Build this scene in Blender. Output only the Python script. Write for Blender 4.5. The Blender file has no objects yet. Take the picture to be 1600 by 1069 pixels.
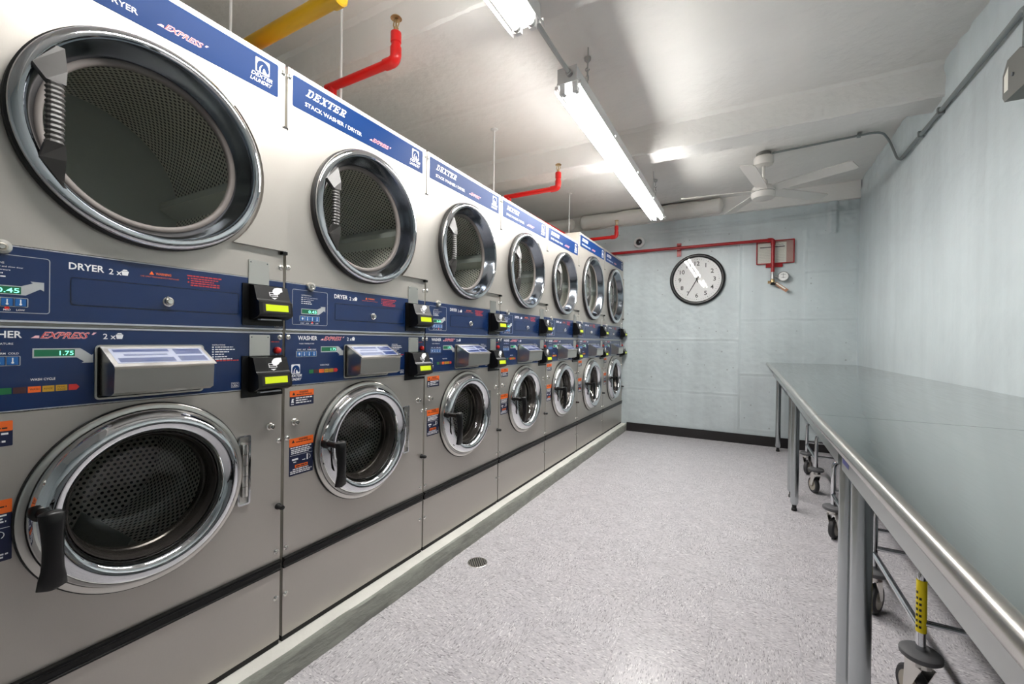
import bpy, math, random
import numpy as np
from mathutils import Matrix, Vector
PI = math.pi
random.seed(4)
SC = bpy.context.scene
COL = SC.collection

# ------------------------------------------------------------------ camera
F_PX = 661.27
cam_d = bpy.data.cameras.new('camera')
cam_d.sensor_fit = 'HORIZONTAL'; cam_d.sensor_width = 36.0; cam_d.lens = 36.0 * F_PX / 1600.0
cam_d.clip_start = 0.02
cam = bpy.data.objects.new('camera', cam_d); COL.objects.link(cam)
_r = Vector((0.876518, 0.481202, 0.012702)); _u = Vector((-0.012864, -0.002962, 0.999913)); _f = Vector((-0.481198, 0.876605, -0.003594))
M = Matrix((( _r.x, _u.x, -_f.x, 1.42373), (_r.y, _u.y, -_f.y, 0.0), (_r.z, _u.z, -_f.z, 1.17425), (0, 0, 0, 1)))
cam.matrix_world = M
SC.camera = cam

# ------------------------------------------------------------------ world, exposure
TUBE_STRENGTH = 78.0
w = bpy.data.worlds.new('world'); SC.world = w; w.use_nodes = True
w.node_tree.nodes['Background'].inputs[0].default_value = (0.9, 0.95, 1, 1)
w.node_tree.nodes['Background'].inputs[1].default_value = 0.0
SC.view_settings.view_transform = 'Standard'
SC.view_settings.look = 'None'
SC.view_settings.gamma = 1.0
SC.view_settings.use_curve_mapping = False
SC.view_settings.exposure = 0.38
cy = SC.cycles
cy.max_bounces = 8; cy.diffuse_bounces = 5; cy.glossy_bounces = 4; cy.transmission_bounces = 6; cy.transparent_max_bounces = 12
cy.caustics_reflective = False; cy.caustics_refractive = False
cy.sample_clamp_indirect = 6.0

# ------------------------------------------------------------------ materials
MATS = {}
def srgb(r, g, b):
    def c(v):
        v /= 255.0
        return v / 12.92 if v <= 0.04045 else ((v + 0.055) / 1.055) ** 2.4
    return (c(r), c(g), c(b), 1.0)
def mat(name, col, rough=0.5, metal=0.0, emit=None, estr=0.0, coat=0.0, spec=0.5):
    m = bpy.data.materials.new(name); m.use_nodes = True
    b = m.node_tree.nodes['Principled BSDF']
    b.inputs['Base Color'].default_value = col
    b.inputs['Roughness'].default_value = rough
    b.inputs['Metallic'].default_value = metal
    b.inputs['Specular IOR Level'].default_value = spec
    if coat: b.inputs['Coat Weight'].default_value = coat; b.inputs['Coat Roughness'].default_value = 0.05
    if emit:
        b.inputs['Emission Color'].default_value = emit; b.inputs['Emission Strength'].default_value = estr
    MATS[name] = m
    return m
def nodes(m): return m.node_tree.nodes, m.node_tree.links, m.node_tree.nodes['Principled BSDF']
def add(ns, t, **k):
    n = ns.new(t)
    for a, v in k.items(): setattr(n, a, v)
    return n
def noise_bump(m, scale=40, strength=0.2, dist=0.01, stretch=(1, 1, 1), detail=4, colvar=0.0, var_scale=3.0, roughvar=0.0):
    ns, ln, b = nodes(m)
    tc = add(ns, 'ShaderNodeTexCoord'); mp = add(ns, 'ShaderNodeMapping'); mp.inputs['Scale'].default_value = stretch
    ln.new(tc.outputs['Object'], mp.inputs['Vector'])
    n = add(ns, 'ShaderNodeTexNoise'); n.inputs['Scale'].default_value = scale; n.inputs['Detail'].default_value = detail
    ln.new(mp.outputs[0], n.inputs['Vector'])
    bp = add(ns, 'ShaderNodeBump'); bp.inputs['Strength'].default_value = strength; bp.inputs['Distance'].default_value = dist
    ln.new(n.outputs['Fac'], bp.inputs['Height']); ln.new(bp.outputs[0], b.inputs['Normal'])
    if colvar:
        n2 = add(ns, 'ShaderNodeTexNoise'); n2.inputs['Scale'].default_value = var_scale; n2.inputs['Detail'].default_value = 6
        ln.new(tc.outputs['Object'], n2.inputs['Vector'])
        mr = add(ns, 'ShaderNodeMapRange'); mr.inputs[1].default_value = 0.3; mr.inputs[2].default_value = 0.7
        mr.inputs[3].default_value = 1 - colvar; mr.inputs[4].default_value = 1 + colvar
        ln.new(n2.outputs['Fac'], mr.inputs[0])
        mx = add(ns, 'ShaderNodeVectorMath', operation='SCALE'); mx.inputs[0].default_value = b.inputs['Base Color'].default_value[:3]
        ln.new(mr.outputs[0], mx.inputs['Scale']); ln.new(mx.outputs[0], b.inputs['Base Color'])
    return m

# stainless fronts: fine linen emboss
def stainless(name, col, rough, lin=True, metal=1.0):
    m = mat(name, col, rough, metal)
    ns, ln, b = nodes(m)
    tc = add(ns, 'ShaderNodeTexCoord')
    mp = add(ns, 'ShaderNodeMapping'); mp.inputs['Scale'].default_value = (1, 420, 60) if lin else (200, 6, 200)
    ln.new(tc.outputs['Object'], mp.inputs['Vector'])
    n = add(ns, 'ShaderNodeTexNoise'); n.inputs['Scale'].default_value = 1.0; n.inputs['Detail'].default_value = 3
    ln.new(mp.outputs[0], n.inputs['Vector'])
    mr = add(ns, 'ShaderNodeMapRange'); mr.inputs[1].default_value = .3; mr.inputs[2].default_value = .7
    mr.inputs[3].default_value = rough - .05; mr.inputs[4].default_value = rough + .07
    ln.new(n.outputs['Fac'], mr.inputs[0]); ln.new(mr.outputs[0], b.inputs['Roughness'])
    bp = add(ns, 'ShaderNodeBump'); bp.inputs['Strength'].default_value = .12; bp.inputs['Distance'].default_value = .0006
    ln.new(n.outputs['Fac'], bp.inputs['Height']); ln.new(bp.outputs[0], b.inputs['Normal'])
    return m
stainless('steel_front', (0.50, 0.47, 0.43, 1), 0.40, metal=0.72)
stainless('steel_table', (0.42, 0.44, 0.425, 1), 0.11, lin=False)
mat('steel_plain', (0.62, 0.60, 0.56, 1), 0.30, 1.0)
mat('steel_apron', (0.47, 0.49, 0.48, 1), 0.30, 1.0)
mat('steel_edge', (0.58, 0.565, 0.53, 1), 0.26, 1.0)
mat('steel_leg', (0.50, 0.53, 0.54, 1), 0.24, 1.0)
mat('chrome', (0.74, 0.755, 0.78, 1), 0.05, 1.0)
mat('darkened_chrome', (0.24, 0.265, 0.30, 1), 0.14, 1.0)  # chrome darkened in colour to imitate dark reflections in the dryer door funnel
mat('screw_metal', (0.72, 0.70, 0.66, 1), 0.22, 1.0)
mat('cabinet_paint', srgb(206, 202, 192), 0.45)
mat('black_plastic', srgb(12, 12, 13), 0.34, spec=0.3)
mat('black_rubber', srgb(17, 17, 18), 0.55)
mat('grip_plastic', srgb(62, 60, 58), 0.42)
mat('grey_gasket', srgb(112, 105, 101), 0.55)
mat('seal_dark', srgb(74, 70, 67), 0.22, 0.6)
mat('shade_black', srgb(16, 15, 14), 0.7)  # black painted for shade: gap under the machines, well below the drain grate
mat('panel_blue', srgb(14, 38, 80), 0.24, 0.0, coat=0.2)
mat('panel_blue_line', srgb(6, 17, 38), 0.3)
mat('label_blue', srgb(20, 50, 98), 0.35, spec=0.05)
mat('white_print', srgb(236, 236, 238), 0.5)
mat('grey_print', srgb(176, 180, 182), 0.4)
mat('silver_edge', srgb(196, 198, 204), 0.3, 0.6)
mat('pink_print', srgb(240, 190, 196), 0.5)
mat('red_print', srgb(196, 48, 44), 0.5)
mat('orange_print', srgb(238, 106, 34), 0.5)
mat('yellow_print', srgb(196, 150, 40), 0.5)
mat('green_print', srgb(16, 98, 52), 0.5)
mat('brown_print', srgb(56, 26, 28), 0.5)
mat('navy_print', srgb(16, 25, 58), 0.45)
mat('sky_print', srgb(24, 92, 158), 0.4)
mat('dark_print', srgb(26, 22, 22), 0.5)
mat('lcd_green', srgb(22, 92, 62), 0.25, emit=srgb(20, 92, 60), estr=0.15)
mat('lcd_digit', srgb(150, 255, 220), 0.4, emit=srgb(140, 255, 215), estr=1.0)
mat('lcd_yellow', srgb(196, 214, 20), 0.3, emit=srgb(196, 214, 20), estr=0.22)
mat('red_button', srgb(214, 38, 32), 0.3)
mat('lid_label', srgb(176, 182, 204), 0.14, coat=0.6)
mat('lid_blue', srgb(62, 76, 122), 0.14, coat=0.6)
mat('baffle_steel', (0.5, 0.53, 0.5, 1), 0.4, 0.2)
mat('lamp_white', srgb(226, 226, 224), 0.4)
mat('galv', (0.45, 0.45, 0.44, 1), 0.38, 0.9)
mat('conduit_grey', srgb(140, 146, 146), 0.42, 0.5)
mat('box_grey', srgb(112, 112, 108), 0.5)
mat('red_paint', srgb(206, 22, 20), 0.32)
mat('dark_red_paint', srgb(158, 20, 26), 0.34)
mat('brass', (0.55, 0.40, 0.22, 1), 0.35, 1.0)
mat('yellow_paint', srgb(188, 148, 10), 0.4)
mat('fan_white', srgb(226, 222, 216), 0.45)
mat('paper', srgb(244, 243, 232), 0.6)
mat('clock_face', srgb(246, 246, 244), 0.6)
mat('clock_rim', srgb(13, 13, 16), 0.3)
mat('blue_sticker', srgb(96, 100, 190), 0.4)
mat('yellow_sticker', srgb(240, 214, 10), 0.45)
mat('tag_backing', srgb(196, 160, 150), 0.4)
mat('tag_copper', srgb(176, 128, 100), 0.45)
mat('tyre', srgb(44, 44, 46), 0.6)
mat('wheel_hub', srgb(168, 162, 148), 0.4)
mat('bumper_grey', srgb(84, 84, 86), 0.6)
mat('baseboard_black', srgb(26, 23, 24), 0.45)
mat('camera_dark', srgb(36, 36, 38), 0.25)
noise_bump(mat('plaster_white', srgb(231, 229, 225), 0.75), 26, 0.35, 0.012, colvar=0.035, var_scale=2.2)
noise_bump(mat('wall_blue', srgb(202, 212, 214), 0.42), 20, 0.32, 0.012, colvar=0.05, var_scale=2.6)
def drips_and_pits(m):  # vertical drip streaks; shade inside the pits is painted in as darker specks
    ns, ln, b = nodes(m); src = b.inputs['Base Color'].links[0].from_socket
    tc = add(ns, 'ShaderNodeTexCoord'); mp = add(ns, 'ShaderNodeMapping'); mp.inputs['Scale'].default_value = (7, 7, .55); ln.new(tc.outputs['Object'], mp.inputs['Vector'])
    n = add(ns, 'ShaderNodeTexNoise'); n.inputs['Scale'].default_value = 1; n.inputs['Detail'].default_value = 5; ln.new(mp.outputs[0], n.inputs['Vector'])
    mr = add(ns, 'ShaderNodeMapRange'); mr.inputs[1].default_value = .35; mr.inputs[2].default_value = .65; mr.inputs[3].default_value = .955; mr.inputs[4].default_value = 1.045; ln.new(n.outputs['Fac'], mr.inputs[0])
    vo = add(ns, 'ShaderNodeTexVoronoi'); vo.inputs['Scale'].default_value = 16; ln.new(tc.outputs['Object'], vo.inputs['Vector'])
    sp = add(ns, 'ShaderNodeSeparateColor'); ln.new(vo.outputs['Color'], sp.inputs[0])
    c1 = add(ns, 'ShaderNodeMath', operation='MULTIPLY'); c1.inputs[1].default_value = .17; pw = add(ns, 'ShaderNodeMath', operation='POWER'); pw.inputs[1].default_value = 5.0
    ln.new(sp.outputs[0], pw.inputs[0]); ln.new(pw.outputs[0], c1.inputs[0])
    lt = add(ns, 'ShaderNodeMath', operation='LESS_THAN'); ln.new(vo.outputs['Distance'], lt.inputs[0]); ln.new(c1.outputs[0], lt.inputs[1])
    pm = add(ns, 'ShaderNodeMapRange'); pm.inputs[3].default_value = 1; pm.inputs[4].default_value = .68; ln.new(lt.outputs[0], pm.inputs[0])
    mu = add(ns, 'ShaderNodeMath', operation='MULTIPLY'); ln.new(mr.outputs[0], mu.inputs[0]); ln.new(pm.outputs[0], mu.inputs[1])
    vs_ = add(ns, 'ShaderNodeVectorMath', operation='SCALE'); ln.new(src, vs_.inputs[0]); ln.new(mu.outputs[0], vs_.inputs['Scale']); ln.new(vs_.outputs[0], b.inputs['Base Color'])
drips_and_pits(MATS['wall_blue'])
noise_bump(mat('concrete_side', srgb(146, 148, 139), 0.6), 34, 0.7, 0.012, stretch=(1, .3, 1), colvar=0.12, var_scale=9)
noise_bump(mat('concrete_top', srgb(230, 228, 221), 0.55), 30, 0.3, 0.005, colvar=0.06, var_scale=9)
noise_bump(mat('lagging_white', srgb(222, 220, 214), 0.7), 22, 0.5, 0.012)

# tube light
m = bpy.data.materials.new('tube_glow'); m.use_nodes = True; MATS['tube_glow'] = m
ns = m.node_tree.nodes; ns.clear(); o_ = ns.new('ShaderNodeOutputMaterial'); e_ = ns.new('ShaderNodeEmission')
e_.inputs[0].default_value = (1.0, 0.98, 0.95, 1); e_.inputs[1].default_value = TUBE_STRENGTH
m.node_tree.links.new(e_.outputs[0], o_.inputs[0])

# glass
def glass(name, tint, ior=1.5, haze=0.0):
    m = bpy.data.materials.new(name); m.use_nodes = True; MATS[name] = m
    ns = m.node_tree.nodes; ln = m.node_tree.links; ns.clear()
    o = ns.new('ShaderNodeOutputMaterial'); mx = ns.new('ShaderNodeMixShader'); fr = ns.new('ShaderNodeFresnel')
    fr.inputs[0].default_value = ior
    t = ns.new('ShaderNodeBsdfTransparent'); t.inputs[0].default_value = tint
    g = ns.new('ShaderNodeBsdfGlossy'); g.inputs['Roughness'].default_value = 0.02
    # the Fresnel node inverts the index on back faces; cancel that so a thin pane reflects alike from both sides
    ge = ns.new('ShaderNodeNewGeometry'); ml = ns.new('ShaderNodeMapRange'); ml.inputs[3].default_value = ior; ml.inputs[4].default_value = 1.0 / ior
    ln.new(ge.outputs['Backfacing'], ml.inputs[0]); ln.new(ml.outputs[0], fr.inputs[0])
    ln.new(fr.outputs[0], mx.inputs[0]); ln.new(t.outputs[0], mx.inputs[1]); ln.new(g.outputs[0], mx.inputs[2]); ln.new(mx.outputs[0], o.inputs[0])
glass('door_glass', (0.97, 0.98, 0.97, 1), 1.33)
glass('bowl_glass', (0.93, 0.93, 0.91, 1), 1.5)
glass('clock_glass', (0.99, 0.99, 0.99, 1), 1.3)
glass('clear_acrylic', (0.95, 0.95, 0.95, 1))

# perforated drum: staggered holes laid out in the UV map (metres)
def perforated(name, col, hole, pitch, rad, rough=0.4, metal=0.6):
    m = mat(name, col, rough, metal); ns, ln, b = nodes(m)
    uv = add(ns, 'ShaderNodeUVMap')
    def lattice(off):
        a = add(ns, 'ShaderNodeVectorMath', operation='MULTIPLY_ADD')
        a.inputs[1].default_value = (1 / pitch, 1 / (pitch * 1.732), 0); a.inputs[2].default_value = off
        ln.new(uv.outputs[0], a.inputs[0])
        f = add(ns, 'ShaderNodeVectorMath', operation='FRACTION'); ln.new(a.outputs[0], f.inputs[0])
        s = add(ns, 'ShaderNodeVectorMath', operation='SUBTRACT'); s.inputs[1].default_value = (.5, .5, 0); ln.new(f.outputs[0], s.inputs[0])
        k = add(ns, 'ShaderNodeVectorMath', operation='MULTIPLY'); k.inputs[1].default_value = (1, 1.732, 0); ln.new(s.outputs[0], k.inputs[0])
        l = add(ns, 'ShaderNodeVectorMath', operation='LENGTH'); ln.new(k.outputs[0], l.inputs[0])
        c = add(ns, 'ShaderNodeMath', operation='LESS_THAN'); c.inputs[1].default_value = rad; ln.new(l.outputs['Value'], c.inputs[0])
        return c
    a = lattice((0, 0, 0)); c = lattice((.5, .5, 0))
    mxm = add(ns, 'ShaderNodeMath', operation='MAXIMUM'); ln.new(a.outputs[0], mxm.inputs[0]); ln.new(c.outputs[0], mxm.inputs[1])
    mix = add(ns, 'ShaderNodeMix', data_type='RGBA'); mix.inputs['A'].default_value = col; mix.inputs['B'].default_value = hole
    ln.new(mxm.outputs[0], mix.inputs['Factor']); ln.new(mix.outputs['Result'], b.inputs['Base Color'])
    return m
perforated('dryer_perf', (0.66, 0.645, 0.565, 1), (0.012, 0.012, 0.011, 1), 0.0162, 0.29, 0.5, 0.0)
perforated('washer_perf', (0.85, 0.83, 0.78, 1), (0.010, 0.010, 0.010, 1), 0.0175, 0.27, 0.45, 0.2)
mat('drum_back', (0.42, 0.45, 0.42, 1), 0.45, 0.0)

# vinyl tile: short directional chips, direction turned tile by tile
m = mat('vinyl_tile', srgb(205, 202, 205), 0.28)
ns, ln, b = nodes(m)
tc = add(ns, 'ShaderNodeTexCoord'); oi = add(ns, 'ShaderNodeObjectInfo')
sc_ = add(ns, 'ShaderNodeMath', operation='MULTIPLY'); sc_.inputs[1].default_value = 37.0; ln.new(oi.outputs['Random'], sc_.inputs[0])
va = add(ns, 'ShaderNodeVectorMath', operation='ADD'); ln.new(tc.outputs['Object'], va.inputs[0]); ln.new(sc_.outputs[0], va.inputs[1])
mp = add(ns, 'ShaderNodeMapping'); mp.inputs['Scale'].default_value = (105, 290, 1); ln.new(va.outputs[0], mp.inputs['Vector'])
vo = add(ns, 'ShaderNodeTexVoronoi'); vo.inputs['Scale'].default_value = 1.0; ln.new(mp.outputs[0], vo.inputs['Vector'])
cr = add(ns, 'ShaderNodeValToRGB'); cr.color_ramp.interpolation = 'CONSTANT'
sp = add(ns, 'ShaderNodeSeparateColor'); ln.new(vo.outputs['Color'], sp.inputs[0]); ln.new(sp.outputs[0], cr.inputs[0])
els = cr.color_ramp.elements
els[0].position = 0; els[0].color = srgb(150, 146, 150); els[1].position = 0.07; els[1].color = srgb(182, 178, 182)
for pos, c in ((.22, srgb(198, 194, 198)), (.55, srgb(205, 201, 204)), (.8, srgb(212, 208, 210)), (.94, srgb(232, 229, 230))):
    e = els.new(pos); e.color = c
nz = add(ns, 'ShaderNodeTexNoise'); nz.inputs['Scale'].default_value = 9; nz.inputs['Detail'].default_value = 3; ln.new(va.outputs[0], nz.inputs['Vector'])
mr = add(ns, 'ShaderNodeMapRange'); mr.inputs[1].default_value = .3; mr.inputs[2].default_value = .7; mr.inputs[3].default_value = .94; mr.inputs[4].default_value = 1.05
ln.new(nz.outputs['Fac'], mr.inputs[0])
vs = add(ns, 'ShaderNodeVectorMath', operation='SCALE'); ln.new(cr.outputs[0], vs.inputs[0]); ln.new(mr.outputs[0], vs.inputs['Scale'])
ln.new(vs.outputs[0], b.inputs['Base Color'])
bp = add(ns, 'ShaderNodeBump'); bp.inputs['Strength'].default_value = .05; bp.inputs['Distance'].default_value = .002
ln.new(nz.outputs['Fac'], bp.inputs['Height']); ln.new(bp.outputs[0], b.inputs['Normal'])

# ------------------------------------------------------------------ mesh helpers
class MB:
    """collects shapes; build() links them as one mesh object"""
    def __init__(s): s.v = []; s.f = []; s.m = []; s.uv = {}
    def add(s, vs, fs, mi=0):
        o = len(s.v); s.v += [tuple(p) for p in vs]; s.f += [tuple(i + o for i in f) for f in fs]; s.m += [mi] * len(fs); return s
    def box(s, x0, x1, y0, y1, z0, z1, mi=0):
        return s.add([(x0, y0, z0), (x1, y0, z0), (x1, y1, z0), (x0, y1, z0), (x0, y0, z1), (x1, y0, z1), (x1, y1, z1), (x0, y1, z1)],
              [(0, 3, 2, 1), (4, 5, 6, 7), (0, 1, 5, 4), (1, 2, 6, 5), (2, 3, 7, 6), (3, 0, 4, 7)], mi)
    def prism(s, pts, x0, x1, mi=0, back=True):
        """polygon in (u, v), counter-clockwise seen from +x, extruded along x"""
        n = len(pts)
        vs = [(x1, p[0], p[1]) for p in pts] + [(x0, p[0], p[1]) for p in pts]
        fs = [tuple(range(n))] + [(i, n + i, n + (i + 1) % n, (i + 1) % n) for i in range(n)]
        if back: fs.append(tuple(range(2 * n - 1, n - 1, -1)))
        return s.add(vs, fs, mi)
    def rrect(s, u0, u1, v0, v1, r, x0, x1, mi=0, seg=4):
        return s.prism(rr(u0, u1, v0, v1, r, seg), x0, x1, mi)
    def frame(s, u0, u1, v0, v1, r, t, x0, x1, mi=0, seg=4):
        """rounded rectangular outline of width t"""
        a = rr(u0, u1, v0, v1, r, seg); b_ = rr(u0 + t, u1 - t, v0 + t, v1 - t, max(r - t, .0004), seg); n = len(a)
        vs = [(x1, *p) for p in a] + [(x1, *p) for p in b_] + [(x0, *p) for p in a] + [(x0, *p) for p in b_]
        fs = []
        for i in range(n):
            j = (i + 1) % n
            fs += [(i, j, n + j, n + i), (i, 2 * n + i, 2 * n + j, j), (n + i, n + j, 3 * n + j, 3 * n + i)]
        return s.add(vs, fs, mi)
    def lathe(s, prof, c, axis='x', n=64, mi=0, closed=False):
        """prof: list of (radius, offset along axis)"""
        vs = []; fs = []; k = len(prof)
        for i in range(n):
            a = 2 * PI * i / n; ca, sa = math.cos(a), math.sin(a)
            for r, h in prof:
                if axis == 'x': vs.append((c[0] + h, c[1] + r * ca, c[2] + r * sa))
                elif axis == 'z': vs.append((c[0] + r * ca, c[1] + r * sa, c[2] + h))
                else: vs.append((c[0] + r * sa, c[1] + h, c[2] + r * ca))
        kk = k if closed else k - 1
        for i in range(n):
            j = (i + 1) % n
            for q in range(kk):
                q2 = (q + 1) % k
                fs.append((i * k + q, j * k + q, j * k + q2, i * k + q2))
        return s.add(vs, fs, mi)
    def cyl(s, c, r, h0, h1, axis='x', n=24, mi=0):
        return s.lathe([(0.0001, h0), (r, h0), (r, h1), (0.0001, h1)], c, axis, n, mi)
    def tube(s, pts, r, n=12, mi=0, cap=True):
        pts = [Vector(p) for p in pts]; vs = []; fs = []
        t0 = (pts[1] - pts[0]).normalized(); up = Vector((0, 0, 1)) if abs(t0.z) < .9 else Vector((1, 0, 0))
        nrm = t0.cross(up).normalized()
        for i, p in enumerate(pts):
            if i == 0: t = t0
            elif i == len(pts) - 1: t = (pts[i] - pts[i - 1]).normalized()
            else: t = ((pts[i + 1] - p).normalized() + (p - pts[i - 1]).normalized()).normalized()
            nrm = (nrm - t * nrm.dot(t)).normalized(); bn = t.cross(nrm)
            for k in range(n):
                a = 2 * PI * k / n; vs.append(p + (nrm * math.cos(a) + bn * math.sin(a)) * r)
        for i in range(len(pts) - 1):
            for k in range(n):
                k2 = (k + 1) % n
                fs.append((i * n + k, i * n + k2, (i + 1) * n + k2, (i + 1) * n + k))
        if cap: fs.append(tuple(range(n - 1, -1, -1))); fs.append(tuple((len(pts) - 1) * n + k for k in range(n)))
        return s.add(vs, fs, mi)
    def build(s, name, mats, parent=None, smooth=None, loc=None):
        me = bpy.data.meshes.new(name); me.from_pydata(s.v, [], s.f)
        if isinstance(mats, str): mats = [mats]
        for q in mats: me.materials.append(MATS[q])
        if any(s.m): me.polygons.foreach_set('material_index', s.m)
        if smooth is not None:
            me.polygons.foreach_set('use_smooth', [True] * len(me.polygons))
            me.set_sharp_from_angle(angle=math.radians(smooth))
        me.update()
        o = bpy.data.objects.new(name, me); COL.objects.link(o)
        if parent: o.parent = parent
        if loc: o.location = loc
        return o
def rr(u0, u1, v0, v1, r, seg=4):
    p = []
    for cx, cy_, a0 in ((u1 - r, v0 + r, -90), (u1 - r, v1 - r, 0), (u0 + r, v1 - r, 90), (u0 + r, v0 + r, 180)):
        for k in range(seg + 1):
            a = math.radians(a0 + 90 * k / seg); p.append((cx + r * math.cos(a), cy_ + r * math.sin(a)))
    return p
def arc(c, r, a0, a1, n, ax=(0, 1), base=None):
    """points of an arc in the plane of two coordinate axes"""
    out = []
    for k in range(n + 1):
        a = math.radians(a0 + (a1 - a0) * k / n); p = list(c); p[ax[0]] += r * math.cos(a); p[ax[1]] += r * math.sin(a); out.append(tuple(p))
    return out
def bez(pts, rad, n=5):
    """polyline with rounded corners"""
    P = [Vector(p) for p in pts]; out = [P[0]]
    for i in range(1, len(P) - 1):
        a = (P[i - 1] - P[i]); b_ = (P[i + 1] - P[i]); r = min(rad, a.length * .49, b_.length * .49)
        p0 = P[i] + a.normalized() * r; p2 = P[i] + b_.normalized() * r
        for k in range(n + 1):
            t = k / n; out.append(p0 * (1 - t) ** 2 + P[i] * 2 * t * (1 - t) + p2 * t * t)
    out.append(P[-1]); return out

def thing(name, label, cat, loc=(0, 0, 0), rotz=0, group=None):
    o = bpy.data.objects.new(name, None); COL.objects.link(o); o.location = loc; o.rotation_euler = (0, 0, rotz)
    o.empty_display_size = .1
    return tag(o, label, cat, group)
def tag(o, label=None, cat=None, group=None, kind=None):
    if label: o['label'] = label
    if cat: o['category'] = cat
    if group: o['group'] = group
    if kind: o['kind'] = kind
    return o
def dup(root, loc, rotz=None):
    r = root.copy(); COL.objects.link(r); r.location = loc
    if rotz is not None: r.rotation_euler = (0, 0, rotz)
    for ch in list(root.children):
        c = ch.copy(); COL.objects.link(c); c.parent = r
        for g in list(ch.children):
            d = g.copy(); COL.objects.link(d); d.parent = c
    return r

# ------------------------------------------------------------------ lettering
_TC = {}
def glyphs(body, bold=0.0, shear=0.0, space=1.0):
    key = (body, bold, shear, space)
    if key not in _TC:
        cu = bpy.data.curves.new('t', 'FONT'); cu.body = body; cu.size = 1; cu.offset = bold; cu.shear = shear; cu.space_character = space
        cu.resolution_u = 2; cu.fill_mode = 'FRONT'
        ob = bpy.data.objects.new('t', cu)
        me = bpy.data.meshes.new_from_object(ob)
        vs = [tuple(v.co) for v in me.vertices]; fs = [tuple(p.vertices) for p in me.polygons]
        bpy.data.objects.remove(ob); bpy.data.curves.remove(cu); bpy.data.meshes.remove(me)
        _TC[key] = (vs, fs)
    return _TC[key]
def text(mb, body, u0, v0, h, width=None, x=0.0, bold=0.0, shear=0.0, align='L', mi=0, space=1.0):
    """flat lettering: baseline start (u0, v0), cap height h, optional total width"""
    vs, fs = glyphs(body, bold, shear, space)
    if not vs: return
    xs = [v[0] for v in vs]; x0, x1 = min(xs), max(xs)
    sy = h / 0.72
    sx = (width / (x1 - x0)) if width else sy
    off = {'L': 0, 'C': -.5 * (x1 - x0) * sx, 'R': -(x1 - x0) * sx}[align]
    mb.add([(x, u0 + off + (v[0] - x0) * sx, v0 + v[1] * sy) for v in vs], fs, mi)
def quad(mb, pts, x, mi=0): mb.add([(x, p[0], p[1]) for p in pts], [tuple(range(len(pts)))], mi)
def rect(mb, u0, u1, v0, v1, x, mi=0): quad(mb, [(u0, v0), (u1, v0), (u1, v1), (u0, v1)], x, mi)
def bars(mb, u0, v0, widths, pitch, h, x, mi=0):
    """lines of print too fine to read"""
    for i, wd in enumerate(widths):
        u = u0; k = 0
        rnd = random.Random(int(u0 * 1e4) + i * 7 + int(v0 * 1e4))
        while u < u0 + wd - h * .5:
            l = min(h * rnd.uniform(1.6, 4.2), u0 + wd - u)
            rect(mb, u, u + l, v0 - i * pitch, v0 - i * pitch + h, x, mi); u += l + h * .55
SLAB = {
 'D': [(0, 0, .5, .16), (0, .84, .5, 1), (.14, 0, .38, 1), (.4, .84, .72, 1), (.4, 0, .72, .16), (.74, .22, .94, .78), [(.7, 1), (.7, .84), (.76, .76), (.94, .76)], [(.7, 0), (.94, .24), (.76, .24), (.7, .16)]],
 'E': [(0, 0, .9, .16), (0, .84, .9, 1), (.14, 0, .38, 1), (.38, .43, .62, .57), (.76, 0, .9, .36), (.76, .64, .9, 1), (.56, .33, .68, .67)],
 'X': [(0, 0, .4, .15), (.58, 0, 1, .15), (0, .85, .42, 1), (.6, .85, 1, 1), [(.08, 1), (.66, 0), (.94, 0), (.36, 1)], [(.72, 1), (.12, 0), (.28, 0), (.88, 1)]],
 'T': [(0, .84, 1, 1), (0, .58, .14, 1), (.86, .58, 1, 1), (.38, 0, .62, 1), (.24, 0, .76, .15)],
 'R': [(0, 0, .5, .16), (0, .84, .74, 1), (.14, 0, .38, 1), (.38, .44, .74, .58), (.7, .52, .9, .92), [(.46, .46), (.7, .46), (.94, 0), (.7, 0)], (.62, 0, 1.0, .15)],
}
def slab_word(mb, word, u0, v0, h, width, x, shear=.45, mi=0):
    cell = width / (len(word) + shear * h / (width / len(word)) * .0) ; lw = cell * .9
    for i, ch in enumerate(word):
        for s in SLAB[ch]:
            q = [(s[0], s[1]), (s[2], s[1]), (s[2], s[3]), (s[0], s[3])] if isinstance(s, tuple) else s
            quad(mb, [(u0 + i * cell + a * lw + shear * b_ * h, v0 + b_ * h) for a, b_ in q], x, mi)
def emblem(par, u, v, s, x, txt=True):
    """white rounded square with a horse head, name below; (u, v) lower left of the square"""
    b = MB(); b.rrect(u, u + s, v, v + s, s * .08, x, x + .0003)
    if txt:
        text(b, 'DEXTER', u - s * .30, v - s * .34, s * .27, s * 1.52, x + .0003, bold=.02, shear=.35)
        text(b, 'LAUNDRY', u - s * .36, v - s * .72, s * .27, s * 1.56, x + .0003, bold=.02, shear=.35)
    o = b.build('emblem', 'white_print', par)
    b = MB()
    pts = [(.10, .06), (.10, .45)] + [(.52 + .42 * math.cos(math.radians(a)), .48 + .42 * math.sin(math.radians(a))) for a in range(175, 20, -15)] + \
          [(.96, .40), (.93, .22), (.84, .12), (.74, .22), (.66, .38), (.58, .42), (.54, .34), (.50, .20), (.52, .06), (.36, .06), (.36, .28), (.42, .5), (.52, .62), (.45, .60), (.32, .46), (.26, .28), (.25, .06)]
    pts = pts[::-1]
    quad(b, [(u + a * s, v + c * s) for a, c in pts], x + .0006)
    b.build('emblem_horse', 'label_blue', par)
    return o
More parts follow.
